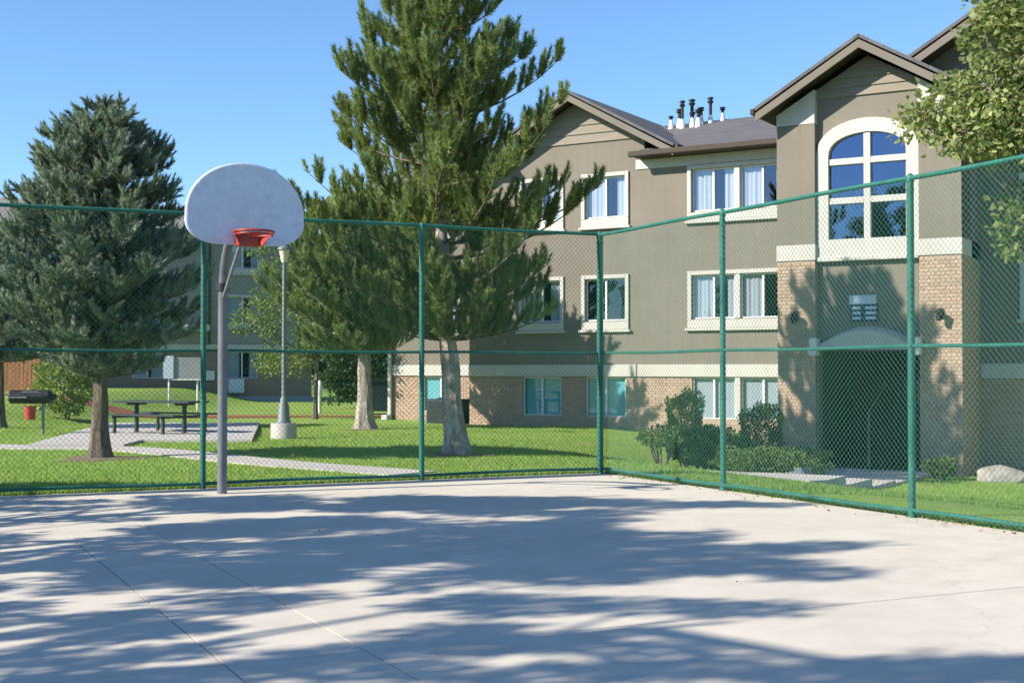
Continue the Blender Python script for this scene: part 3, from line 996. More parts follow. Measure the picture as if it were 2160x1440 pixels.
# doorway, vestibule, inner door
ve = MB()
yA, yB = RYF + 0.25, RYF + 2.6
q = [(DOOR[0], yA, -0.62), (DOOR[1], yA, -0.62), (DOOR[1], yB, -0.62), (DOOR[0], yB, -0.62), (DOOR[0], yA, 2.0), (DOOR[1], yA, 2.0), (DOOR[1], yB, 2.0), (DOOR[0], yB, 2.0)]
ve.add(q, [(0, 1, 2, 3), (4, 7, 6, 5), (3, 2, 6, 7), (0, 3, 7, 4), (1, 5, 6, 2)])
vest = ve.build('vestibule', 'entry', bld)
dr = MB(); dr.bbox(1.9, 2.85, yB - 0.07, yB - 0.003, -0.62, 1.5, 0.01)
door = dr.build('door', 'dumpster', bld)
MB().tube([(2.75, yB - 0.11, 0.3), (2.75, yB - 0.11, 0.62)], 0.014, 8).build('handle', 'galv', door)
MB().add([(2.1, yB - 0.074, 0.5), (2.65, yB - 0.074, 0.5), (2.65, yB - 0.074, 1.35), (2.1, yB - 0.074, 1.35)], [(0, 1, 2, 3)]).build('pane', 'glass_dim', door)
# stair rail seen in the dim entry
st = MB()
st.tube([(1.75, RYF + 0.9, -0.62), (1.75, RYF + 0.9, 0.62)], 0.028, 10)
st.tube([(1.75, RYF + 0.9, 0.60), (1.75, RYF + 2.3, 1.25)], 0.022, 10)
st.build('stair_rail', 'lamp_pole', bld, True)
# shallow curved canopy over the doorway
cn = MB()
n = 16
vo = []
for k in range(n + 1):
    t = k / n
    u = P0 + 0.012 + (P1 - P0 - 0.024) * t
    zt = 2.12 + 0.40 * math.sin(math.pi * t)
    for (yy, zz) in ((RYF - 0.42, 2.0), (RYF - 0.42, zt - 0.10), (RYF - 0.002, zt), (RYF - 0.002, 2.0)):
        vo.append((u, yy, zz))
fo = []
for k in range(n):
    for m in range(4):
        m2 = (m + 1) % 4
        fo.append((4 * k + m, 4 * k + m2, 4 * k + 4 + m2, 4 * k + 4 + m))
fo += [(0, 1, 2, 3), (4 * n + 3, 4 * n + 2, 4 * n + 1, 4 * n)]
can = cn.add(vo, fo).build('door_canopy', 'trim', bld)
MB().bbox(P1 - 0.11, P1 + 0.06, RYF - 0.46, RYF - 0.19, 1.88, 2.26, 0.01).build('canopy_bracket', 'white', can)
MB().bbox(P0 - 0.06, P0 + 0.11, RYF - 0.46, RYF - 0.19, 1.88, 2.26, 0.01).build('canopy_bracket', 'white', can)

# right-hand wing beyond the tower
WY = -2.0; WU1 = 13.0; slW = 0.60; ucW = 6.6; zapW = 10.85
whl = [(5.0, 7.3, c, d) for (c, d) in rows]
ww = MB(); wall_mesh(ww, TW, WU1, 1.36, 7.9, WY, whl)
uw = lambda u: zapW - 0.16 - slW * abs(u - ucW)
ww.add([(1.9, WY + 0.01, 6.5), (11.3, WY + 0.01, 6.5), (11.3, WY + 0.01, uw(11.3)), (ucW, WY + 0.01, uw(ucW)), (1.9, WY + 0.01, uw(1.9))], [(0, 1, 2, 3, 4)])
ww.add([(WU1, WY, -0.9), (WU1, 11, -0.9), (WU1, 11, 8), (WU1, WY, 8)], [(0, 1, 2, 3)])
ww.build('wall', 'stucco', bld)
wm = MB(); wall_mesh(wm, TW, WU1, -0.95, 1.36, WY + 0.012, [h for h in whl if h[2] < 1])
wm.build('mortar', 'mortar', bld)
wbm = MB()
for (p, z, l) in brick_rows(TW, 8.5, -0.9, 1.36, 0, [h for h in whl if h[2] < 1]):
    brick_front(wbm, p, z, l, WY + 0.012)
tag(wbm.build('brick_courses', 'brick', bld), kind='stuff')
belt(TW + 0.01, WU1 - 0.01, WY)
for i, (c, d) in enumerate(rows):
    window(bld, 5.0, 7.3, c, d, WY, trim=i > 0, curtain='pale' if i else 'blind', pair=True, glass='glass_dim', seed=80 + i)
gable_roof(ucW, zapW, slW, 5.0, WY - 0.95, 9, bld)

# wall lamp on the right-hand pier
lampb = empty('wall_lamp'); lampb.parent = bld; lampb.location = (3.62, TY, 2.78)
MB().bbox(-0.05, 0.05, -0.04, 0.0, -0.13, 0.09, 0.008).build('back_plate', 'dark_metal', lampb)
MB().tube([(0, -0.02, 0.02), (0, -0.14, 0.06), (0, -0.20, 0.02)], 0.012, 8).build('arm', 'dark_metal', lampb, True)
MB().lathe([(0.03, -0.17), (0.055, -0.15), (0.08, 0.02), (0.095, 0.03), (0.05, 0.07), (0.012, 0.10)], (0, -0.20, -0.02), 12).build('lantern', 'dark_metal', lampb, True)
lamp2 = None
for ch in [lampb]:
    c = empty('wall_lamp'); c.parent = bld; c.location = (0.44, TY, 2.78)
    for k in ch.children:
        o = k.copy(); link(o, c)

# notice sign over the doorway
sg = MB(); sg.bbox(1.62, 2.24, RYF - 0.045, RYF - 0.001, 2.62, 3.00, 0.008); sgn = sg.build('notice_panel', 'sign_blue', bld)
MB().bbox(1.60, 2.20, RYF - 0.05, RYF - 0.001, 3.003, 3.20, 0.008).build('header_plate', 'sign_pale', sgn)
for k in range(3):
    for (a, b) in ((1.67, 1.86), (1.96, 2.20)):
        z = 2.665 + k * 0.112
        MB().bbox(a, b, RYF - 0.058, RYF - 0.046, z, z + 0.062, 0.004).build('number_plate', 'sign_pale', sgn)

# downspout at the left corner of the set-back section
dsp = MB(); dsp.bbox(LU0 + 0.02, LU0 + 0.14, 0.86, 0.95, 0.05, EAVE, 0.01); dsp.bbox(LU0 - 0.08, LU0 + 0.15, 0.66, 0.949, -0.02, 0.16, 0.02)
dsp.build('downspout', 'trim', bld)

# ------------------------------------------------------------------ far apartment building
FRZ = R(25)
FO = (-13.0, 63.0)
far = empty('apartment_building', (FO[0], FO[1], 0), FRZ)
tag(far, 'grey shaded apartment block far behind the hoop and the blue spruce', 'building')
fcols = [(-12.2, -10.6), (-8.6, -7.0), (-4.9, -3.5), (-0.55, 0.95)]
frows = [(1.15, 2.4), (3.75, 5.0), (6.35, 7.45)]
fh = [(a, b, c, d) for (a, b) in fcols for (c, d) in frows]
mb = MB(); wall_mesh(mb, -18, 3.6, 2.5, 8.1, 0, fh)
mb.add([(-18, 0, 2.5), (-18, 0, 8.1), (-18, 10, 8.1), (-18, 10, 2.5)], [(0, 1, 2, 3)])
mb.add([(3.6, 0, -.2), (3.6, 10, -.2), (3.6, 10, 8.1), (3.6, 0, 8.1)], [(0, 1, 2, 3)])
mb.build('wall', 'far_stucco', far)
mb = MB(); wall_mesh(mb, -18, 3.6, -0.2, 2.5, 0.0, fh)
mb.add([(-18, 0, -.2), (-18, 0, 2.5), (-18, 10, 2.5), (-18, 10, -.2)], [(0, 1, 2, 3)])
mb.build('brick_base', 'far_brick', far)
MB().bbox(-18, 3.62, -0.07, 0.0, 2.48, 2.74, 0.01).build('belt_course', 'trim', far)
MB().bbox(-18, 3.62, -0.05, 0.0, 7.72, 7.98, 0.01).build('frieze', 'trim', far)
MB().bbox(-18, 3.62, -0.12, 0.0, -0.2, 0.28, 0.02).build('plinth', 'cabinet', far)
mb = MB()
slab_roof(mb, (-18.5, -0.6, 8.05), (4.2, -0.6, 8.05), (-0.5, 5, 9.75), (-14, 5, 9.75), 0.14)
slab_roof(mb, (4.2, -0.6, 8.05), (4.2, 10.6, 8.05), (-0.5, 5.05, 9.75), (-0.5, 5, 9.75), 0.14)
slab_roof(mb, (4.2, 10.6, 8.05), (-18.5, 10.6, 8.05), (-14, 5, 9.75), (-0.5, 5, 9.75), 0.14)
slab_roof(mb, (-18.5, 10.6, 8.05), (-18.5, -0.6, 8.05), (-14, 5, 9.75), (-14, 5.05, 9.75), 0.14)
froof = mb.build('roof', 'far_shingle', far)
for u in (-4.1, -6.0):
    MB().lathe([(0.07, -0.4), (0.07, 0.45), (0.13, 0.5), (0.13, 0.75), (0.05, 0.8)], (u, 4.6, 9.6), 10).build('roof_vent', 'dark_metal', far, True)
for i, (a, b) in enumerate(fcols):
    for j, (c, d) in enumerate(frows):
        window(far, a, b, c, d, 0.0, trim=j > 0, curtain='pale', glass='glass', seed=100 + i * 3 + j)
ac = MB(); ac.bbox(-0.5, 0.22, -0.35, -0.01, 0.45, 1.12, 0.02)
aco = ac.build('air_conditioner', 'sign_pale', far)
MB().bbox(-1.55, -1.15, -0.2, -0.01, 1.05, 1.5, 0.01).build('meter_box', 'white', far)
MB().bbox(-1.42, -1.32, -0.1, -0.01, 2.75, 8.0, 0.01).build('downspout', 'soffit', far)
cp = MB(); cp.prism([(-3.0, 3.35), (-1.6, 3.35), (-1.6, 3.62), (-2.6, 3.62)], -1.2, 0.0); cp.build('porch_canopy', 'trim', far)

# ------------------------------------------------------------------ paths and paving
def ribbon(name, pts, widths, mat, z=0.03, label=None, parent=None, th=0.10):
    P = [Vector((p[0], p[1])) for p in pts]
    L, Rr = [], []
    for i, p in enumerate(P):
        t = (P[min(i + 1, len(P) - 1)] - P[max(i - 1, 0)]).normalized()
        nrm = Vector((-t.y, t.x))
        w = widths[i] / 2 if hasattr(widths, '__len__') else widths / 2
        L.append(p + nrm * w); Rr.append(p - nrm * w)
    mb = MB(); v = []
    for a, b in zip(L, Rr):
        za, zb = g(a.x, a.y) + z, g(b.x, b.y) + z
        v += [(a.x, a.y, za), (b.x, b.y, zb), (a.x, a.y, za - th), (b.x, b.y, zb - th)]
    f = []
    for i in range(len(P) - 1):
        k = 4 * i; m = k + 4
        f += [(k, k + 1, m + 1, m), (k, m, m + 2, k + 2), (k + 1, k + 3, m + 3, m + 1)]
    n = 4 * (len(P) - 1)
    f += [(0, 2, 3, 1), (n, n + 1, n + 3, n + 2)]
    mb.add(v, f)
    o = mb.build(name, mat, parent)
    if label: tag(o, label, 'path', kind='structure')
    return o

def smooth_pts(pts, n=8):
    out = []
    P = [np.array(p, float) for p in pts]
    P = [2 * P[0] - P[1]] + P + [2 * P[-1] - P[-2]]
    for i in range(1, len(P) - 2):
        for k in range(n):
            t = k / n
            a, b, c, d = P[i - 1:i + 3]
            out.append(0.5 * ((2 * b) + (-a + c) * t + (2 * a - 5 * b + 4 * c - d) * t * t + (-a + 3 * b - 3 * c + d) * t ** 3))
    out.append(P[-2])
    return out
def px(x, y, z=0.0):
    """ground point seen at photograph pixel (x, y) for a ground height z - used only to lay out the plan"""
    d = 2800 * (EYE - z) / (y - 778)
    return ((x - 1080) / 2800 * d, d)
ribbon('footpath', smooth_pts([px(-140, 934), px(60, 940), px(240, 944), px(430, 963), px(600, 977), px(780, 990), px(872, 997)]), 0.95, 'path', 0.02,
       'narrow pale concrete path curving across the lawn behind the end fence')
pad = MB()
A = [px(60, 941), px(262, 941), px(300, 931), px(532, 931), px(548, 894), px(226, 894)]
zz = 0.045
padv = [(x, y, zz) for x, y in A] + [(x, y, zz - 0.15) for x, y in A]
pad.add(padv, [tuple(range(6)), tuple(range(11, 5, -1))] + [(i, i + 6, (i + 1) % 6 + 6, (i + 1) % 6) for i in range(6)])
tag(pad.build('picnic_pad', 'path'), 'pale concrete pad under the picnic table', 'paving', kind='structure')
ribbon('mulch_strip', smooth_pts([(-26, 41), (-16, 43.2), (-9, 44.2), (-4.2, 45.0), (-2.0, 45.4)]), 1.6, 'red_path', 0.03,
       'reddish mulch strip running across the lawn in front of the far building')

# entrance walk with step edges
wk = empty('entrance_walk', (BO[0], BO[1], 0), BRZ)
tag(wk, 'concrete entrance walk with low steps in front of the tower doorway', 'walk', kind='structure')
def loc(u, y):
    p = BO + BT * u + BD * y
    return p
y = -3.95
edges = [-3.78, -5.4, -7.0, -8.6, -10.2, -11.5]
for i in range(len(edges) - 1):
    yc = (edges[i] + edges[i + 1]) / 2
    p = loc(2.0, edges[i + 1]); q = loc(2.0, edges[i])
    zt = max(-0.60, g(*loc(2.0, yc)) + 0.03)
    MB().bbox(0.55, 3.5, edges[i + 1] + 0.006, edges[i] - 0.006, zt - 0.25, zt, 0.012).build('slab', 'path', wk)

# ------------------------------------------------------------------ basketball hoop
hp = court_pt(0.77, 5.96)
hoop = empty('basketball_hoop', (hp.x, hp.y, 0), rzB)   # local -y points at the court
tag(hoop, 'basketball hoop with white fan backboard, red rim and grey gooseneck pole', 'basketball hoop')
pole_pts = [(0, 0, -0.3), (0, 0, 1.2), (0, 0, 2.55)]
for k in range(1, 9):
    a = math.pi / 2 * k / 8 * 0.86
    pole_pts.append((0, -0.75 * (1 - math.cos(a)), 2.55 + 0.75 * math.sin(a)))
pole_pts.append((0, -1.06, 3.44))
MB().tube(pole_pts, [0.061] * 3 + [0.057] * 9, 20).build('pole', 'pole_grey', hoop, True)
MB().lathe([(0.076, -0.05), (0.082, -0.045), (0.082, 0.045), (0.076, 0.05)], (0, 0, 2.62), 20).build('clamp', 'dark_metal', hoop, True)
MB().tube([(0.0, -0.06, 2.50), (0.0, -0.55, 2.86), (0.0, -1.03, 3.20)], 0.026, 10).build('brace', 'galv', hoop, True)
yb = -1.10
zb = 3.09
poly = []
hw = 0.70
for k in range(0, 9):                       # bottom right corner, big soft curve
    a = -math.pi / 2 + math.pi / 2 * k / 8
    poly.append((0.33 + 0.37 * math.cos(a), zb + 0.24 + 0.24 * math.sin(a)))
for k in range(1, 28):
    a = math.pi * k / 28
    poly.append((hw * math.cos(a), zb + 0.33 + 0.61 * math.sin(a) ** 0.96))
for k in range(0, 9):
    a = math.pi + math.pi / 2 * k / 8
    poly.append((-0.33 + 0.37 * math.cos(a), zb + 0.24 + 0.24 * math.sin(a)))
bd = MB().prism(poly, yb - 0.02, yb + 0.02).build('backboard', 'board', hoop, True)
rbn = MB()
rim_pts = [(x, yb - 0.0, z) for x, z in poly] + [(poly[0][0], yb, poly[0][1])]
rbn.tube(rim_pts, 0.026, 8, caps=False).build('edge_roll', 'board', bd, True)
MB().bbox(-0.24, 0.24, yb + 0.021, yb + 0.06, 3.12, 3.5, 0.01).build('mount_plate', 'galv', bd)
rz_ = 3.19; rr = 0.232; yc = yb - 0.16 - rr
ring = [(rr * math.cos(2 * math.pi * k / 36), yc + rr * math.sin(2 * math.pi * k / 36), rz_) for k in range(37)]
rimo = MB().tube(ring, 0.015, 10, caps=False).build('rim', 'rim', hoop, True)
ring2 = [(0.95 * rr * math.cos(2 * math.pi * k / 36), yc + 0.95 * rr * math.sin(2 * math.pi * k / 36), rz_ - 0.032) for k in range(37)]
MB().tube(ring2, 0.011, 8, caps=False).build('lower_ring', 'rim', rimo, True)
bk = MB(); v = []; n = 14
for k in range(n + 1):                       # flared bracket under the back half of the ring
    a = math.pi * (0.02 + 0.96 * k / n)
    v += [(rr * 0.97 * math.cos(a), yc + rr * 0.97 * math.sin(a), rz_ - 0.02), (0.62 * rr * math.cos(a), min(yb - 0.03, yc + rr * 0.3 + rr * 1.25 * math.sin(a)), rz_ - 0.145),
          (0.60 * rr * math.cos(a), min(yb - 0.022, yc + rr * 0.32 + rr * 1.25 * math.sin(a)), rz_ - 0.135)]
f = []
for k in range(n):
    f += [(3 * k, 3 * k + 1, 3 * k + 4, 3 * k + 3), (3 * k + 2, 3 * k, 3 * k + 3, 3 * k + 5), (3 * k + 1, 3 * k + 2, 3 * k + 5, 3 * k + 4)]
bk.add(v, f).build('bracket', 'rim', rimo, True)
MB().bbox(-0.13, 0.13, yb - 0.17, yb - 0.021, rz_ - 0.15, rz_ + 0.02, 0.01).build('rim_plate', 'rim', rimo)
for k in range(12):
    a = 2 * math.pi * k / 12
    c = (rr * 0.98 * math.cos(a), yc + rr * 0.98 * math.sin(a))
    MB().tube([(c[0], c[1], rz_ - 0.012), (c[0], c[1], rz_ - 0.05)], 0.005, 5).build('net_hook', 'rim', rimo)

# ------------------------------------------------------------------ trees
def needle_template(n, L, nl, w, spread=55, seed=1):
    r_ = np.random.default_rng(seed)
    V, F = [], []
    for k in range(n):
        t = (k + r_.uniform(0, 1)) / n
        a = r_.uniform(0, 2 * np.pi); sp = R(spread) * r_.uniform(0.55, 1.15) * (1 - 0.55 * t)
        d = np.array([math.sin(sp) * math.cos(a), math.sin(sp) * math.sin(a), math.cos(sp)])
        b = np.array([0, 0, t * L * 0.9])
        s_ = np.cross(d, r_.normal(size=3)); s_ /= np.linalg.norm(s_)
        l = nl * r_.uniform(0.75, 1.15)
        i = len(V)
        V += [b - s_ * w * 0.5, b + s_ * w * 0.5, b + d * l]
        F.append((i, i + 1, i + 2))
    return np.array(V), np.array(F)

def trunk_path(base, top, lean, n, seed):
    r_ = random.Random(seed)
    pts = []
    for k in range(n + 1):
        t = k / n
        x = base[0] + (top[0] - base[0]) * t + lean[0] * math.sin(math.pi * t) + (r_.uniform(-.03, .03) if 0 < k < n else 0)
        y = base[1] + (top[1] - base[1]) * t + lean[1] * math.sin(math.pi * t) + (r_.uniform(-.03, .03) if 0 < k < n else 0)
        pts.append(Vector((x, y, base[2] + (top[2] - base[2]) * t)))
    return pts

def on_path(pts, z):
    for a, b in zip(pts[:-1], pts[1:]):
        if a.z <= z <= b.z:
            return a.lerp(b, (z - a.z) / (b.z - a.z))
    return pts[-1].copy()

def trunk_mesh(pts, r0, r1, flare=1.5, seed=0, n=14):
    mb = MB()
    r_ = random.Random(seed)
    H = pts[-1].z - pts[0].z
    P, Rr = [], []
    fine = []
    for a, b in zip(pts[:-1], pts[1:]):
        for k in range(3): fine.append(a.lerp(b, k / 3))
    fine.append(pts[-1])
    for p in fine:
        t = (p.z - pts[0].z) / H
        rad = r0 * (1 - t) + r1 * t
        rad *= 1 + (flare - 1) * math.exp(-(p.z - pts[0].z) / 0.22)
        P.append(p); Rr.append(rad * r_.uniform(0.96, 1.04))
    P.insert(0, P[0] - Vector((0, 0, 0.25))); Rr.insert(0, Rr[0] * 1.15)
    mb.tube(P, Rr, n)
    # lumpy bark outline
    for i, v in enumerate(mb.v):
        k = i % n; a = 1 + 0.07 * math.sin(k * 2.4 + v[2] * 1.7) + 0.04 * math.sin(k * 5.1 + v[2] * 4.0)
        c = P[min(i // n, len(P) - 1)]
        mb.v[i] = (c.x + (v[0] - c.x) * a, c.y + (v[1] - c.y) * a, v[2])
    return mb

def conifer(name, label, base, H, prof, z0, levels, per, needle, mat, barkmat, r0, top=(0, 0), lean=(0, 0), seed=1, rise=0.25, curl=0.35,
            spacing=0.17, sub=0.5, up=0.5, shoots=3, thick=0.03, gap=0.0, sc=(0.8, 1.25), group=None, vary=(0.72, 1.12), fine=0.18):
    """prof(z) -> limb reach.  Limbs in rough whorls with side branchlets that carry needle shoots."""
    r_ = np.random.default_rng(seed); rr_ = random.Random(seed)
    gz = g(*base)
    root = empty(name, (base[0], base[1], gz))
    tag(root, label, 'tree', group)
    tp = trunk_path((0, 0, 0), (top[0], top[1], H), lean, 12, seed)
    trunk_mesh(tp, r0, 0.02, 1.55, seed).build('trunk', barkmat, root, True)
    limbs = MB()
    P, D, T = [], [], []
    for li in range(levels):
        zf = (li + rr_.uniform(-0.3, 0.3)) / (levels - 1)
        z = z0 + (H - 0.15 - z0) * min(max(zf, 0), 1) ** 0.92
        reach0 = prof(z)
        off = rr_.uniform(0, 6.28)
        m = max(3, int(round(per * (0.55 + 0.45 * min(1, reach0 / 1.2)))))
        for k in range(m):
            if rr_.random() < gap: continue
            az = off + 2 * math.pi * (k + rr_.uniform(-0.3, 0.3)) / m
            Lb = reach0 * rr_.uniform(*vary)
            if Lb < 0.12: continue
            b = on_path(tp, z)
            hx, hy = math.cos(az), math.sin(az)
            rs = rise * rr_.uniform(0.6, 1.4) * (0.4 + 0.9 * (z - z0) / (H - z0))
            cu = curl * rr_.uniform(0.6, 1.4)
            pts = []
            nseg = 6
            wob = rr_.uniform(-0.25, 0.25)
            for s_ in range(nseg + 1):
                t = s_ / nseg
                a2 = az + wob * t * t
                pts.append(Vector((b.x + math.cos(a2) * Lb * t, b.y + math.sin(a2) * Lb * t, b.z + Lb * (rs * t + cu * t ** 2.4))))
            limbs.tube(pts, [thick * (1 - 0.8 * s_ / nseg) * (0.5 + 0.5 * Lb / 2) for s_ in range(nseg + 1)], 5, caps=False)
            ntw = max(2, int(Lb / spacing))
            for q in range(ntw):
                t = 0.14 + 0.86 * (q + rr_.random()) / ntw
                t = min(t, 1.0)
                fi = t * nseg; i0 = min(int(fi), nseg - 1)
                p = pts[i0].lerp(pts[i0 + 1], fi - i0)
                tg = (pts[i0 + 1] - pts[i0]).normalized()
                for side in (-1, 1):
                    if rr_.random() < 0.08: continue
                    lat = Vector((-tg.y, tg.x, 0)) * side
                    dd = (tg * rr_.uniform(0.5, 1.0) + lat * rr_.uniform(0.5, 1.0) + Vector((0, 0, up * rr_.uniform(0.3, 1.4)))).normalized()
                    bl_ = sub * (0.45 + 0.75 * (1 - t)) * rr_.uniform(0.6, 1.2) * min(1, Lb / 1.1)
                    tint = rr_.random()
                    for s3 in range(shoots):
                        tt = (s3 + 0.6 * rr_.random()) / shoots
                        pp = p + dd * bl_ * tt + Vector((0, 0, bl_ * 0.3 * tt * tt * up))
                        P.append(pp); D.append(dd + Vector((0, 0, up * tt * 1.1)) + Vector((rr_.gauss(0, fine + .04), rr_.gauss(0, fine + .04), rr_.gauss(0, fine))))
                        T.append(min(1, max(0, 0.5 * tint + 0.5 * rr_.random())))
            for e in range(2):
                P.append(pts[-1] - (pts[-1] - pts[-2]) * 0.5 * e); D.append((pts[-1] - pts[-2]).normalized() + Vector((0, 0, up))); T.append(rr_.random())
    for e in range(8):
        P.append(on_path(tp, H - 0.08 * e)); D.append(Vector((rr_.gauss(0, .35), rr_.gauss(0, .35), 1))); T.append(rr_.random())
    limbs.build('limbs', 'spruce_bark', root, True)
    P = np.array([tuple(p) for p in P]); D = np.array([tuple(d) for d in D]); T = np.array(T)
    TV, TF = needle
    B = frames(D, scale=r_.uniform(sc[0], sc[1], len(P)))
    scatter('crown', TV, TF, P, B, mat, root, T)
    return root

def interp(table):
    zs = [t[0] for t in table]; rs = [t[1] for t in table]
    return lambda z: float(np.interp(z, zs, rs))

pine_needle = needle_template(60, 0.25, 0.115, 0.019, 66, 3)
spruce_needle = needle_template(36, 0.2, 0.08, 0.019, 60, 4)

bp = px(965, 955)
conifer('pine_tree', 'tall green pine with pale leaning trunk in front of the gabled facade', bp, 9.6,
        interp([(1.9, 1.2), (2.4, 2.2), (3.2, 2.75), (4.7, 2.55), (6.3, 2.05), (7.6, 1.4), (8.4, 0.85), (9.6, 0.1)]), 2.15, 18, 7, pine_needle, 'pine', 'pine_bark', 0.20,
        top=(-0.30, 0.1), lean=(-0.18, 0.0), seed=14, rise=0.16, curl=0.30, spacing=0.20, sub=0.50, up=1.15, shoots=4, gap=0.06, vary=(0.6, 1.15), fine=0.14)
bs = px(212, 966)
conifer('spruce_tree', 'dense blue-green spruce with bare lower trunk at the edge of the footpath', bs, 6.3,
        interp([(1.35, 0.8), (1.75, 1.45), (2.4, 1.82), (3.4, 1.68), (4.5, 1.32), (5.6, 0.86), (5.95, 0.5), (6.3, 0.1)]), 1.45, 22, 9, spruce_needle, 'spruce', 'spruce_bark', 0.155,
        seed=21, rise=0.02, curl=0.16, spacing=0.125, sub=0.46, up=0.6, shoots=3, sc=(0.8, 1.3), gap=0.12)
bq = px(765, 905)
conifer('pine_tree', 'shorter pine with straight grey trunk behind the tall one', (bq[0], bq[1] + 0.6), 6.1,
        interp([(2.0, 1.7), (2.7, 2.8), (3.8, 2.6), (4.9, 1.7), (6.1, 0.3)]), 2.0, 14, 8, pine_needle, 'pine2', 'pine_bark', 0.23,
        seed=31, rise=0.12, curl=0.3, spacing=0.16, sub=0.55, up=0.8, shoots=3)
conifer('spruce_tree', 'smaller bluish evergreen standing beyond the big spruce by the cedar fence', (-13.3, 34.5), 5.0,
        interp([(1.6, 1.2), (2.2, 1.7), (3.4, 1.3), (5.0, 0.15)]), 1.7, 14, 8, spruce_needle, 'spruce', 'spruce_bark', 0.13,
        seed=41, rise=0.03, curl=0.15, spacing=0.16, sub=0.5, up=0.4, shoots=3)

def leaf_template(L, W):
    V = np.array([(0, 0, 0), (W * 0.5, 0.0, L * 0.45), (0, L * 0.08, L), (-W * 0.5, 0.0, L * 0.45), (0, -L * 0.06, L * 0.45)])
    F = np.array([(0, 1, 4), (1, 2, 4), (2, 3, 4), (3, 0, 4)])
    return V, F

def broadleaf(name, label, base, H, clumps, leaves, leaf, mat, r0=0.15, fork=0.35, seed=1, group=None, top=None, droop=0.2, shell=0.55, cat='tree', twigs=True):
    """clumps: list of (x, y, z, r) in tree space; leaves scattered through every clump, a limb reaches each"""
    r_ = np.random.default_rng(seed); rr_ = random.Random(seed)
    root = empty(name, (base[0], base[1], g(*base)))
    tag(root, label, cat, group)
    tt = top or (0, 0)
    tp = trunk_path((0, 0, 0), (tt[0], tt[1], H * 0.86), (0.08, 0.05), 10, seed)
    trunk_mesh(tp, r0, r0 * 0.18, 1.5, seed).build('trunk', 'leaf_bark', root, True)
    limbs = MB(); P, D, T = [], [], []
    for (cx, cy, cz, cr) in clumps:
        zb_ = max(H * fork * rr_.uniform(0.8, 1.1), min(H * 0.82, cz - math.hypot(cx, cy) * rr_.uniform(0.5, 0.9)))
        b = on_path(tp, zb_)
        e = Vector((cx, cy, cz))
        mid = b.lerp(e, 0.55) + Vector((rr_.uniform(-.15, .15), rr_.uniform(-.15, .15), -0.08 * (e - b).length))
        pts = [b, b.lerp(mid, 0.5), mid, mid.lerp(e, 0.6), e]
        th = r0 * 0.30
        limbs.tube(pts, [th, th * 0.8, th * 0.55, th * 0.35, th * 0.12], 5, caps=False)
        n = int(leaves * (cr ** 2))
        q = r_.normal(size=(n, 3)); q /= np.linalg.norm(q, axis=1, keepdims=True)
        rad = cr * (shell + (1 - shell) * r_.random(n) ** 0.5) * r_.uniform(0.55, 1.08, n)
        lump = 1 + 0.22 * np.sin(q[:, 0] * 5 + cx * 3) * np.sin(q[:, 1] * 4 + cy * 2) + 0.15 * np.sin(q[:, 2] * 7 + cz)
        pos = q * (rad * lump)[:, None] * np.array([1, 1, 0.8]) + np.array([cx, cy, cz])
        d = q * 0.8 + r_.normal(size=(n, 3)) * 0.6 + np.array([0, 0, -droop])
        P.append(pos); D.append(d)
        base_t = rr_.uniform(0.2, 0.6)
        T.append(np.clip(base_t + r_.normal(size=n) * 0.25, 0, 1))
        if twigs:
            for k in range(6):
                w = r_.normal(size=3); w /= np.linalg.norm(w)
                limbs.tube([e, e + Vector(w * cr * 0.5) + Vector((0, 0, .05)), e + Vector(w * cr * 0.9)], [th * 0.2, th * 0.12, th * 0.05], 4, caps=False)
    limbs.build('limbs', 'leaf_bark', root, True)
    P = np.concatenate(P); D = np.concatenate(D); T = np.concatenate(T)
    TV, TF = leaf
    scatter('crown', TV, TF, P, frames(D, scale=r_.uniform(0.7, 1.25, len(P))), mat, root, T)
    return root

def blob_clumps(rx, ry, z0, z1, n, r, seed, prof=None):
    rr_ = random.Random(seed); out = []
    tries = 0
    while len(out) < n and tries < 5000:
        tries += 1
        z = rr_.uniform(z0, z1); t = (z - z0) / (z1 - z0)
        k = prof(t) if prof else math.sqrt(max(0, 1 - (2 * t - 1) ** 2))
        a = rr_.uniform(0, 6.283); q = math.sqrt(rr_.uniform(0.12, 1)) * k
        x, y = rx * q * math.cos(a), ry * q * math.sin(a)
        rad = r * rr_.uniform(0.7, 1.25)
        if all((x - o[0]) ** 2 + (y - o[1]) ** 2 + (z - o[2]) ** 2 > (0.55 * (rad + o[3])) ** 2 for o in out):
            out.append((x, y, z, rad))
    return out

LEAF_B = leaf_template(0.12, 0.075); LEAF_S = leaf_template(0.055, 0.036); LEAF_M = leaf_template(0.10, 0.062)

# young broadleaf tree behind the hoop
bt = px(665, 884)
broadleaf('young_tree', 'young yellow-green leafy tree with thin trunk beyond the lamp post', bt, 6.4,
          [(x - 0.75, y_, z, r) for (x, y_, z, r) in blob_clumps(1.75, 1.5, 1.7, 6.4, 40, 0.46, 5, lambda t: math.sqrt(max(0, 1 - (2 * t - 0.8) ** 2 / 1.45)))], 1300, LEAF_M, 'leaf_light', 0.075, 0.3, 51)
# dark trees at the end of the lane between the two buildings
broadleaf('shade_tree', 'dark leafy tree closing the gap between the two buildings', (-5.4, 56), 6.6, blob_clumps(3.0, 2.4, 1.2, 6.2, 34, 0.85, 6), 260, leaf_template(0.17, 0.11), 'leaf_dark', 0.16, 0.2, 52)
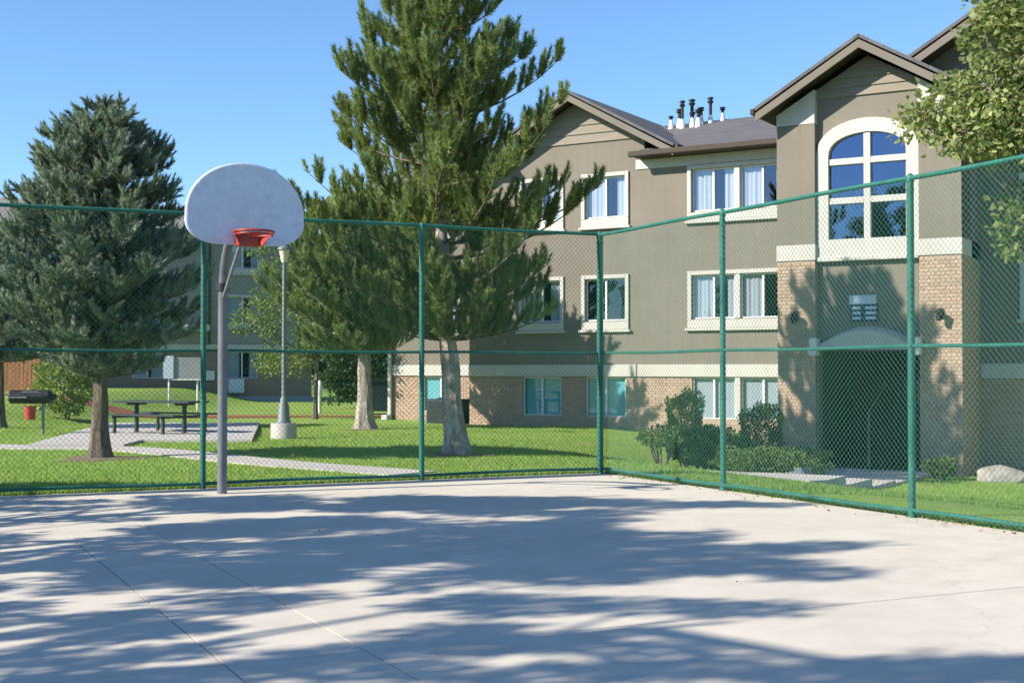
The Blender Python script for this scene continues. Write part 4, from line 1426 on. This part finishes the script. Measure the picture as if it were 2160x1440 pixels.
# leafy tree outside the side fence, reaching into the picture at the upper right
cl = [(-2.35, 0.0, 4.95, 0.42), (-1.9, 0.3, 5.25, 0.55), (-1.95, -0.3, 4.75, 0.50), (-1.35, 0.1, 5.45, 0.6), (-1.3, -0.2, 4.75, 0.6), (-0.9, 0.5, 5.1, 0.65), (-0.8, -0.5, 4.55, 0.6),
      (-1.45, 0.2, 6.05, 0.45), (-1.0, 0.0, 6.55, 0.6), (-1.35, -0.1, 7.0, 0.45), (-0.6, 0.2, 6.9, 0.7), (-0.4, -0.4, 5.8, 0.65), (-0.9, 0.1, 7.6, 0.6), (-0.2, 0, 7.8, 0.7),
      (-0.45, 0.1, 3.75, 0.42), (-0.25, -0.3, 4.15, 0.5), (0.3, 0.3, 4.6, 0.7), (0.5, -0.5, 5.6, 0.8), (0.9, 0.4, 6.4, 0.8), (1.2, -0.2, 5.2, 0.8), (0.8, 0.1, 7.4, 0.7), (1.7, 0.3, 6.2, 0.7), (0.2, 0.9, 6.3, 0.7), (0.2, -0.9, 6.6, 0.7), (0.1, 0, 8.4, 0.5),
      (-1.7, 0.1, 5.0, 0.5), (-1.1, 0.3, 5.0, 0.6), (-0.6, 0.0, 5.2, 0.7), (-1.25, 0.2, 6.6, 0.5), (-0.75, -0.2, 6.3, 0.6), (-0.8, 0.3, 7.2, 0.65), (-1.1, 0.0, 7.5, 0.5), (-0.3, 0.1, 6.3, 0.7), (-0.3, -0.1, 7.2, 0.7), (-0.15, 0.2, 5.2, 0.7), (-1.0, 0.1, 5.75, 0.5)]
cl = [(x, y_, z + 0.28, r) for (x, y_, z, r) in cl] + [(-1.2, -0.1, 3.95, 0.36), (-0.95, 0.1, 4.25, 0.42), (-1.15, 0.1, 3.62, 0.30), (-0.8, -0.1, 3.75, 0.36)]
broadleaf('leafy_tree', 'sunlit leafy tree leaning over the side fence near the tower', (7.75, 17.3), 9.0, cl, 1500, leaf_template(0.105, 0.07), 'leaf_yard', 0.15, 0.32, 61)

# three shade trees outside the left edge of the court; they throw the dappled shade
CT = 1 / math.tan(R(SUN_EL))
def shade(X, Y, h):
    return (X + SX * CT * h, Y + SY * CT * h)
def shadow_tree(label, base, H, targets, leaves, seed):
    cl = []
    rr_ = random.Random(seed)
    for (X, Y, r) in targets:
        h = (X - base[0]) / (-SX * CT)          # height whose shadow lands there from above the trunk line
        h = min(max(h + rr_.uniform(-0.6, 0.6), 2.6), H)
        x, y = shade(X, Y, h)
        cl.append((x - base[0], y - base[1], h, r))
    broadleaf('shade_tree', label, base, H, cl, leaves, LEAF_B, 'leaf_light', 0.17, 0.26, seed, 'trees beside the court')

def fill(x0, x1, y0, y1, n, r, seed):
    rr_ = random.Random(seed)
    return [(rr_.uniform(x0, x1), rr_.uniform(y0, y1), r * rr_.uniform(0.7, 1.2)) for _ in range(n)]
tA = [(3.1, 15.5, 0.30), (2.5, 15.6, 0.36), (1.9, 15.5, 0.45), (1.2, 15.8, 0.45), (0.5, 15.6, 0.5), (-0.4, 15.9, 0.5), (-1.2, 15.6, 0.5), (-7.4, 17.9, .5), (-6.8, 17.5, .5), (-6.3, 17.9, .5), (-5.7, 17.7, .45), (-5.2, 18.1, .4), (-6.9, 18.3, .4), (-6.0, 18.4, .35)] + fill(-4.0, 1.2, 14.6, 16.3, 32, 0.40, 1) + fill(-10.0, -4.0, 14.6, 18.6, 42, 0.26, 11)
tB = [(2.8, 11.9, 0.36), (2.4, 10.3, 0.34), (2.0, 11.6, 0.5), (1.9, 10.7, 0.45), (1.4, 12.5, 0.5), (1.2, 10.6, 0.5), (1.0, 11.6, 0.6), (0.4, 12.8, 0.5), (0.4, 10.6, 0.5), (0.1, 11.8, 0.6)] + fill(-3.5, 0.8, 10.0, 14.0, 52, 0.42, 2) + fill(-8.0, -2.5, 9.3, 14.5, 50, 0.23, 12)
tC = [(1.6, 8.8, 0.30), (1.0, 8.9, 0.3), (0.2, 8.9, 0.4), (0.9, 7.6, 0.25), (0.3, 7.75, 0.3), (-0.3, 8.0, 0.35), (1.0, 7.05, 0.3), (1.7, 6.9, 0.32), (2.3, 7.05, 0.36), (2.8, 7.0, 0.4), (3.3, 6.8, 0.45), (0.3, 6.9, 0.35)] + fill(-5.0, 0.0, 5.6, 9.6, 60, 0.22, 3)
shadow_tree('leafy shade tree outside the court whose shadow falls across the far end', (-11.0, 11.5), 9.4, tA, 2600, 71)
shadow_tree('leafy shade tree outside the court whose shadow covers the middle of the slab', (-11.2, 7.5), 9.4, tB, 2600, 72)
shadow_tree('leafy shade tree outside the court nearest the camera', (-10.2, 3.5), 8.8, tC, 2600, 73)

# ------------------------------------------------------------------ shrubs
def shrub(label, base, size, n, leaf, mat, seed, box=0.0, stems=0, z0=0.1, name='shrub'):
    r_ = np.random.default_rng(seed); rr_ = random.Random(seed)
    root = empty(name, (base[0], base[1], g(*base)))
    tag(root, label, 'shrub')
    q = r_.normal(size=(n, 3)); q /= np.linalg.norm(q, axis=1, keepdims=True)
    if box:
        m = np.max(np.abs(q), axis=1, keepdims=True)
        q = q * (1 - box) + q / m * 0.82 * box
    rad = (0.35 + 0.65 * r_.random(n) ** 0.35)
    lump = 1 + 0.16 * np.sin(q[:, 0] * 6 + seed) * np.sin(q[:, 1] * 5) + 0.12 * np.sin(q[:, 2] * 8 + q[:, 0] * 4)
    P = q * (rad * lump)[:, None] * np.array([size[0] / 2, size[1] / 2, size[2] / 2]) + np.array([0, 0, z0 + size[2] / 2])
    P[:, 2] = np.maximum(P[:, 2], 0.02)
    D = q + r_.normal(size=(n, 3)) * 0.7 + np.array([0, 0, 0.2])
    T = np.clip(0.45 + 0.28 * r_.normal(size=n), 0, 1)
    TV, TF = leaf
    scatter('foliage', TV, TF, P, frames(D, scale=r_.uniform(0.7, 1.3, n)), mat, root, T)
    sm = MB()
    for k in range(max(3, stems)):
        a = rr_.uniform(0, 6.28); e = Vector((math.cos(a) * size[0] * 0.3, math.sin(a) * size[1] * 0.3, z0 + size[2] * 0.6))
        s0 = Vector((e.x * 0.25, e.y * 0.25, -0.05))
        sm.tube([s0, s0.lerp(e, 0.5) + Vector((rr_.uniform(-.06, .06), 0, 0)), e], [0.028, 0.02, 0.008], 6)
    sm.build('stems', 'spruce_bark', root, True)
    return root
shrub('tall clipped shrub with pale sunlit top beside the brick wall', (3.72, 28.6), (0.85, 0.85, 1.6), 7000, LEAF_S, 'shrub_pale', 1, 0.7)
shrub('rounded dark clipped shrub next to the left brick pier', (5.32, 28.4), (1.0, 1.0, 1.4), 6500, LEAF_S, 'shrub', 2, 0.5)
shrub('leggy dark shrub with bare crooked stems close to the side fence', (2.75, 24.6), (0.9, 0.8, 0.38), 1500, LEAF_S, 'shrub', 3, 0.1, 6, 0.34)
shrub('wide dark shrub spreading under the clipped one behind the fence', (3.75, 25.8), (1.3, 1.1, 0.72), 4200, LEAF_M, 'shrub', 4, 0.2)
shrub('low spreading shrub in front of the blue-grey boulder', (4.45, 23.9), (1.7, 1.0, 0.42), 4200, LEAF_S, 'shrub', 5, 0.2)
shrub('low shrub between the clipped shrubs below the double window', (4.55, 27.3), (1.1, 0.9, 0.62), 3200, LEAF_M, 'shrub', 6, 0.2)
shrub('low dark shrub at the foot of the left brick pier', (5.7, 26.3), (1.3, 0.9, 0.5), 2600, LEAF_S, 'shrub', 7, 0.2)
shrub('bushy shrub under the spruce branches by the cedar fence', (-13.0, 38.5), (1.8, 1.4, 1.7), 3600, LEAF_M, 'shrub_pale', 8, 0.1)
shrub('small dark shrub at the foot of the right brick pier', (8.65, 26.9), (0.7, 0.5, 0.35), 1200, LEAF_S, 'shrub', 9, 0.2)

shrub('long dark clipped hedge across the gap between the two buildings', (-4.2, 53.0), (7.5, 1.6, 2.7), 16000, leaf_template(0.15, 0.10), 'leaf_dark', 12, 0.85, 5, 0.05, 'hedge')
def far_wood():
    n = 30000
    X = rng.uniform(-260, 260, n); Y = 190 + rng.uniform(0, 45, n) + 0.0006 * X * X
    top = 7 + 2.5 * np.sin(X * 0.11) + 1.8 * np.sin(X * 0.31 + 1) + 1.2 * np.sin(X * 0.83 + 2)
    Z = top * rng.random(n) ** 0.7
    D = rng.normal(size=(n, 3)) + np.array([0, -0.5, 0.3])
    o = scatter('far_wood', *leaf_template(2.2, 1.8), np.stack([X, Y, Z], 1), frames(D, scale=rng.uniform(.6, 1.3, n)), 'leaf_dark', None, rng.random(n))
    tag(o, 'distant belt of trees on the horizon', 'wood', kind='stuff')
far_wood()

# ------------------------------------------------------------------ boulders
def boulder(label, base, size, mat, seed):
    import bmesh
    bm = bmesh.new(); bmesh.ops.create_icosphere(bm, subdivisions=3, radius=0.5)
    r_ = np.random.default_rng(seed); k1 = r_.normal(size=(5, 3)) * 2.6; ph = r_.uniform(0, 6, 5)
    pl = r_.normal(size=(7, 3)); pl /= np.linalg.norm(pl, axis=1, keepdims=True)
    for v in bm.verts:
        p = np.array(v.co)
        for q in pl:                          # chop flat facets
            d = p @ q
            if d > 0.36: p = p - q * (d - 0.36) * 0.9
        p = p * (1 + 0.05 * sum(math.sin(k @ p * 2 + h) for k, h in zip(k1, ph)) / 2)
        v.co = Vector((p[0] * size[0] * 1.15, p[1] * size[1] * 1.15, p[2] * size[2] * 1.2))
    me = bpy.data.meshes.new('boulder'); bm.to_mesh(me); bm.free()
    me.materials.append(M[mat])
    o = link(bpy.data.objects.new('boulder', me))
    o.location = (base[0], base[1], g(*base) + size[2] * 0.22)
    o.rotation_euler = (0, 0, seed)
    tag(o, label, 'boulder', 'landscape boulders')
boulder('small pale boulder among the shrubs below the clipped round one', (4.85, 25.8), (0.5, 0.4, 0.36), 'rock', 1)
boulder('blue-grey boulder at the foot of the left brick pier', (5.35, 25.2), (0.8, 0.6, 0.42), 'blue_rock', 2)
boulder('long pale boulder on the grass right of the entrance pier', (9.85, 26.8), (1.05, 0.55, 0.40), 'rock', 3)
boulder('pale boulder cut by the picture edge near the wing wall', (10.8, 26.7), (0.7, 0.5, 0.42), 'rock', 4)

# ------------------------------------------------------------------ lamp post
lp = px(599, 921)
lamp = empty('lamp_post', (lp[0], lp[1], g(*lp)))
tag(lamp, 'grey lamp post on a round concrete footing beside the picnic pad', 'lamp post')
MB().lathe([(0.30, -0.2), (0.30, 0.33), (0.285, 0.36), (0.10, 0.362)], (0, 0, 0), 28).build('footing', 'path', lamp, True)
MB().lathe([(0.17, 0.355), (0.17, 0.40), (0.145, 0.45), (0.12, 0.78), (0.085, 0.86), (0.085, 0.92), (0.055, 0.96)], (0, 0, 0), 20).build('base_cover', 'lamp_pole', lamp, True)
MB().tube([(0, 0, 0.9), (0, 0, 4.15)], [0.052, 0.043], 14).build('pole', 'lamp_pole', lamp, True)
hd = MB().lathe([(0.06, 4.10), (0.08, 4.16), (0.12, 4.36), (0.13, 4.38), (0.12, 4.40)], (0, 0, 0), 16).build('lens', 'lens', lamp, True)
MB().lathe([(0.17, 4.40), (0.16, 4.44), (0.08, 4.50), (0.02, 4.54)], (0, 0, 0), 16).build('cap', 'lamp_pole', lamp, True)

# ------------------------------------------------------------------ picnic table
tb = empty('picnic_table', (-8.55, 32.3, 0.045), R(-24))
tag(tb, 'dark coated metal picnic table with benches on the concrete pad', 'picnic table')
for k in range(5):
    MB().bbox(-1.15, 1.15, -0.40 + k * 0.162, -0.40 + k * 0.162 + 0.150, 0.72, 0.765, 0.008).build('top_plank', 'table', tb)
for s_ in (-1, 1):
    for k in range(2):
        yk = s_ * 0.80 + (k - 1) * 0.15
        MB().bbox(-1.15, 1.15, yk, yk + 0.14, 0.42, 0.46, 0.008).build('bench_plank', 'table', tb)
for x in (-0.72, 0.72):
    MB().tube([(x, 0, 0.0), (x, 0, 0.70)], 0.055, 12).build('leg', 'table', tb, True)
    MB().bbox(x - 0.04, x + 0.04, -0.86, 0.86, 0.36, 0.418, 0.008).build('bench_arm', 'table', tb)
    MB().bbox(x - 0.035, x + 0.035, -0.36, 0.36, 0.66, 0.718, 0.008).build('top_bearer', 'table', tb)
    for s_ in (-1, 1):
        MB().bbox(x - 0.03, x + 0.03, s_ * 0.80 - 0.04, s_ * 0.80 + 0.04, 0.0, 0.358, 0.006).build('bench_leg', 'table', tb)

# ------------------------------------------------------------------ barbecue grill with red bucket
gp = px(92, 917)
gr = empty('barbecue_grill', (gp[0], gp[1], g(*gp)), R(6))
tag(gr, 'black barrel barbecue grill on a single post in the lawn', 'grill')
MB().tube([(0, 0, -0.2), (0, 0, 0.75)], 0.035, 12).build('post', 'galv', gr, True)
body = MB(); n = 18; v = []; f = []
for x in (-0.78, -0.74, 0.14, 0.18):
    rr2 = 0.13 if x in (-0.78, 0.18) else 0.165
    for k in range(n):
        a = 2 * math.pi * k / n
        v.append((x, rr2 * 1.15 * math.cos(a), 0.90 + rr2 * math.sin(a)))
for i in range(3):
    for k in range(n):
        f.append((i * n + k, i * n + (k + 1) % n, (i + 1) * n + (k + 1) % n, (i + 1) * n + k))
f += [tuple(range(n)), tuple(3 * n + k for k in range(n))[::-1]]
body.add(v, f).build('barrel', 'dark_metal', gr, True)
MB().bbox(-0.76, -0.34, -0.205, 0.18, 0.87, 0.905, 0.006).build('side_shelf', 'galv', gr)
MB().tube([(-0.45, -0.19, 1.0), (-0.45, -0.26, 1.02), (-0.05, -0.26, 1.02), (-0.05, -0.19, 1.0)], 0.013, 8).build('handle', 'galv', gr, True)
MB().tube([(0.22, 0, 0.97), (0.22, 0, 0.83)], 0.09, 14).build('damper', 'dark_metal', gr, True)
bkx = empty('bucket', (gp[0] - 0.27, gp[1] - 0.12, g(*gp)))
tag(bkx, 'small red bucket hanging under the barbecue grill', 'bucket')
MB().lathe([(0.10, 0.36), (0.115, 0.365), (0.14, 0.66), (0.15, 0.665), (0.15, 0.68), (0.13, 0.68), (0.10, 0.40)], (0, 0, 0), 18).build('pail', 'bucket', bkx, True)
MB().tube([(0.14, 0, 0.66), (0.09, 0, 0.74), (0, 0, 0.775), (-0.09, 0, 0.74), (-0.14, 0, 0.66)], 0.007, 6).build('handle', 'galv', bkx, True)

# ------------------------------------------------------------------ far small things
cf = empty('cedar_fence', (-22.5, 49.5, g(-18, 49.8)), R(4))
tag(cf, 'warm brown cedar board fence at the far left behind the grill', 'fence')
rr_ = random.Random(4)
for k in range(32):
    h = 1.25 + rr_.uniform(-0.03, 0.03)
    MB().bbox(k * 0.15, k * 0.15 + 0.138, -0.012 + rr_.uniform(-.004, .004), 0.012, -0.1, h, 0.004).build('board', 'wood', cf)
for k in range(3):
    MB().bbox(k * 2.3 - 0.05, k * 2.3 + 0.05, 0.02, 0.12, -0.2, 1.35, 0.006).build('post', 'wood', cf)

ub = empty('notice_board', (-12.35, 50.0, g(-12.4, 50)), R(8))
tag(ub, 'grey notice board on two posts in front of the far building', 'notice board')
MB().tube([(-0.55, 0.02, -0.2), (-0.55, 0.02, 1.9)], 0.04, 10).build('post', 'white', ub, True)
MB().tube([(0.5, 0.02, -0.2), (0.5, 0.02, 1.9)], 0.04, 10).build('post', 'white', ub, True)
MB().bbox(-0.46, 0.62, -0.05, -0.02, 1.12, 1.92, 0.01).build('panel', 'cabinet', ub)
MB().bbox(-0.74, -0.37, -0.10, -0.021, 1.12, 1.98, 0.01).build('side_panel', 'sign_pale', ub)
MB().bbox(-0.46, 0.62, -0.08, 0.02, 1.06, 1.115, 0.008).build('ledge', 'white', ub)

wp = empty('marker_post', (px(680, 868)[0], 48.5, g(-6.9, 48.5)))
tag(wp, 'white round-topped marker post near the young tree', 'post')
MB().lathe([(0.06, -0.2), (0.06, 0.60), (0.10, 0.66), (0.11, 0.95), (0.10, 1.08), (0.06, 1.17), (0.01, 1.2)], (0, 0, 0), 14).build('shaft', 'white', wp, True)
fp = empty('flag_pole', (-16.4, 48.5, g(-16.4, 48.5)))
tag(fp, 'thin pale pole standing between the grill and the far building', 'pole')
MB().tube([(0, 0, -0.2), (0, 0, 2.3)], 0.035, 10).build('shaft', 'white', fp, True)
MB().lathe([(0.05, 2.3), (0.05, 2.34), (0.01, 2.37)], (0, 0, 0), 10).build('cap', 'galv', fp, True)
mc = empty('utility_cabinet', (-18.2, 55.5, g(-18.2, 55.5)), R(20))
tag(mc, 'dark utility cabinet with two pale gauges at the far building', 'cabinet')
MB().bbox(-0.7, 0.7, -0.25, 0.25, -0.1, 1.15, 0.02).build('housing', 'dumpster', mc)
for x in (-0.3, 0.1):
    MB().bbox(x, x + 0.2, -0.30, -0.252, 0.55, 0.9, 0.015).build('gauge', 'white', mc)
dm = empty('dumpster', (px(828, 868)[0], 48.0, g(-4.3, 48)), R(12))
tag(dm, 'dark steel dumpster in the shade between the two buildings', 'dumpster')
q = MB(); q.prism([(-0.9, 0.12), (0.9, 0.12), (1.0, 1.15), (-1.0, 1.15)], -0.6, 0.6); q.build('bin', 'dumpster', dm)
MB().prism([(-1.04, 1.16), (1.04, 1.16), (1.0, 1.26), (-1.0, 1.30)], -0.64, 0.64).build('lid', 'dark_metal', dm)
for x in (-0.75, 0.75):
    MB().bbox(x - 0.06, x + 0.06, -0.5, 0.5, -0.05, 0.118, 0.01).build('skid', 'dark_metal', dm)
cu_p = loc(-11.55, 0.15)
cu = empty('condenser_unit', (cu_p[0], cu_p[1], g(*cu_p)), BRZ)
tag(cu, 'dark boxy air-conditioner condenser on the grass under the set-back window', 'condenser')
MB().bbox(-0.55, 0.55, -0.4, 0.4, 0.0, 0.72, 0.02).build('housing', 'dumpster', cu)
for k in range(9):
    MB().bbox(-0.5, 0.5, -0.425, -0.402, 0.06 + k * 0.07, 0.09 + k * 0.07, 0.004).build('louver', 'dark_metal', cu)
MB().lathe([(0.34, 0.72), (0.34, 0.75), (0.30, 0.76)], (0, 0, 0), 20).build('fan_guard', 'dark_metal', cu, True)

# ------------------------------------------------------------------ soil round the trunks, grass, fallen leaves
def soil(base, r, seed, label):
    n = 28; rr_ = random.Random(seed); mb = MB(); v = [(base[0], base[1], g(*base) + 0.05)]
    for k in range(n):
        a = 2 * math.pi * k / n; q = r * (1 + 0.25 * math.sin(a * 3 + seed) + rr_.uniform(-.1, .1))
        x, y = base[0] + q * math.cos(a), base[1] + q * math.sin(a)
        v.append((x, y, g(x, y) + 0.006))
    mb.add(v, [(0, 1 + k, 1 + (k + 1) % n) for k in range(n)])
    tag(mb.build('bare_earth', 'soil', None, True), label, 'earth', kind='structure')
soil(bs, 0.75, 1, 'bare brown earth round the foot of the big spruce')
soil(bp, 0.60, 2, 'bare brown earth round the foot of the tall pine')
soil((bq[0], bq[1] + 0.6), 0.5, 3, 'bare earth round the foot of the shorter pine')

def grass_patch():
    n = 130000
    U = rng.uniform(0, 1, n)
    d = 17 + 21 * U ** 1.3
    X = rng.uniform(-0.40, 0.42, n) * d; Y = d
    dx, dy = X - C0[0], Y - C0[1]
    a = dx * EA[0] + dy * EA[1]; b = dx * EB[0] + dy * EB[1]
    inside = (a > -0.09) & (b > -0.07)
    uu = (X - BO[0]) * BT[0] + (Y - BO[1]) * BT[1]; yy = (X - BO[0]) * BD[0] + (Y - BO[1]) * BD[1]
    inside |= (yy > -0.1) | ((uu > -0.1) & (yy > -3.9)) | ((uu > 0.5) & (uu < 3.55) & (yy > -11.6))
    keep = ~inside
    for (cx, cy, r) in ((bs[0], bs[1], .8), (bp[0], bp[1], .62)):
        keep &= (X - cx) ** 2 + (Y - cy) ** 2 > r * r
    # path and pad
    pp = np.array(smooth_pts([px(-140, 934), px(60, 940), px(240, 944), px(430, 963), px(600, 977), px(780, 990), px(872, 997)]))
    dm_ = np.full(n, 1e9)
    for q in pp: dm_ = np.minimum(dm_, (X - q[0]) ** 2 + (Y - q[1]) ** 2)
    keep &= dm_ > 0.52 ** 2
    pad_p = np.array(A); inp = np.zeros(n, bool); j = len(pad_p) - 1
    for i in range(len(pad_p)):
        c = ((pad_p[i, 1] > Y) != (pad_p[j, 1] > Y)) & (X < (pad_p[j, 0] - pad_p[i, 0]) * (Y - pad_p[i, 1]) / (pad_p[j, 1] - pad_p[i, 1] + 1e-9) + pad_p[i, 0])
        inp ^= c; j = i
    keep &= ~inp
    X, Y = X[keep], Y[keep]
    # fringe along the slab edges
    m = 9000
    t = rng.uniform(0, 12, m); e = C0 + EB * t[:, None] - EA * rng.uniform(0.08, 0.2, m)[:, None]
    t2 = rng.uniform(0, 13, m); e2 = C0 + EA * t2[:, None] - EB * rng.uniform(0.07, 0.2, m)[:, None]
    X = np.concatenate([X, e[:, 0], e2[:, 0]]); Y = np.concatenate([Y, e[:, 1], e2[:, 1]])
    k = len(X)
    P = np.stack([X, Y, ground(X, Y) - 0.005], 1)
    D = np.stack([rng.normal(0, .35, k), rng.normal(0, .35, k), np.ones(k)], 1)
    sc_ = rng.uniform(0.6, 1.2, k); sc_[-2 * m:] *= 1.5
    TV = np.array([(-0.008, 0, 0), (0.008, 0, 0), (0.004, 0.012, 0.055)]); TF = np.array([(0, 1, 2)])
    T = np.clip(0.5 + 0.25 * rng.normal(size=k), 0, 1)
    o = scatter('grass', TV, TF, P, frames(D, scale=sc_), 'grass', None, T)
    tag(o, 'short mown grass blades growing over the lawn up to the slab edge', 'grass', kind='stuff')
grass_patch()

def litter():
    n = 170
    t = rng.uniform(0, 11, n); w = np.abs(rng.normal(0, 0.16, n)) + 0.03
    p = C0 + EA * t[:, None] + EB * w[:, None]
    m = 9
    q = np.stack([rng.uniform(-4, 3, m), rng.uniform(9, 18, m)], 1)
    p = np.concatenate([p, q]); k = len(p)
    a = (p - C0) @ EA
    p = p[a > 0.1]; k = len(p)
    P = np.column_stack([p, np.full(k, 0.008)])
    D = np.column_stack([rng.normal(0, 1, (k, 2)), np.abs(rng.normal(0, .15, k))])
    o = scatter('leaf_litter', *leaf_template(0.036, 0.022), P, frames(D, scale=rng.uniform(.6, 1.2, k)), 'litter', None, rng.random(k))
    tag(o, 'dry fallen leaves gathered on the slab along the side fence', 'leaves', kind='stuff')
litter()
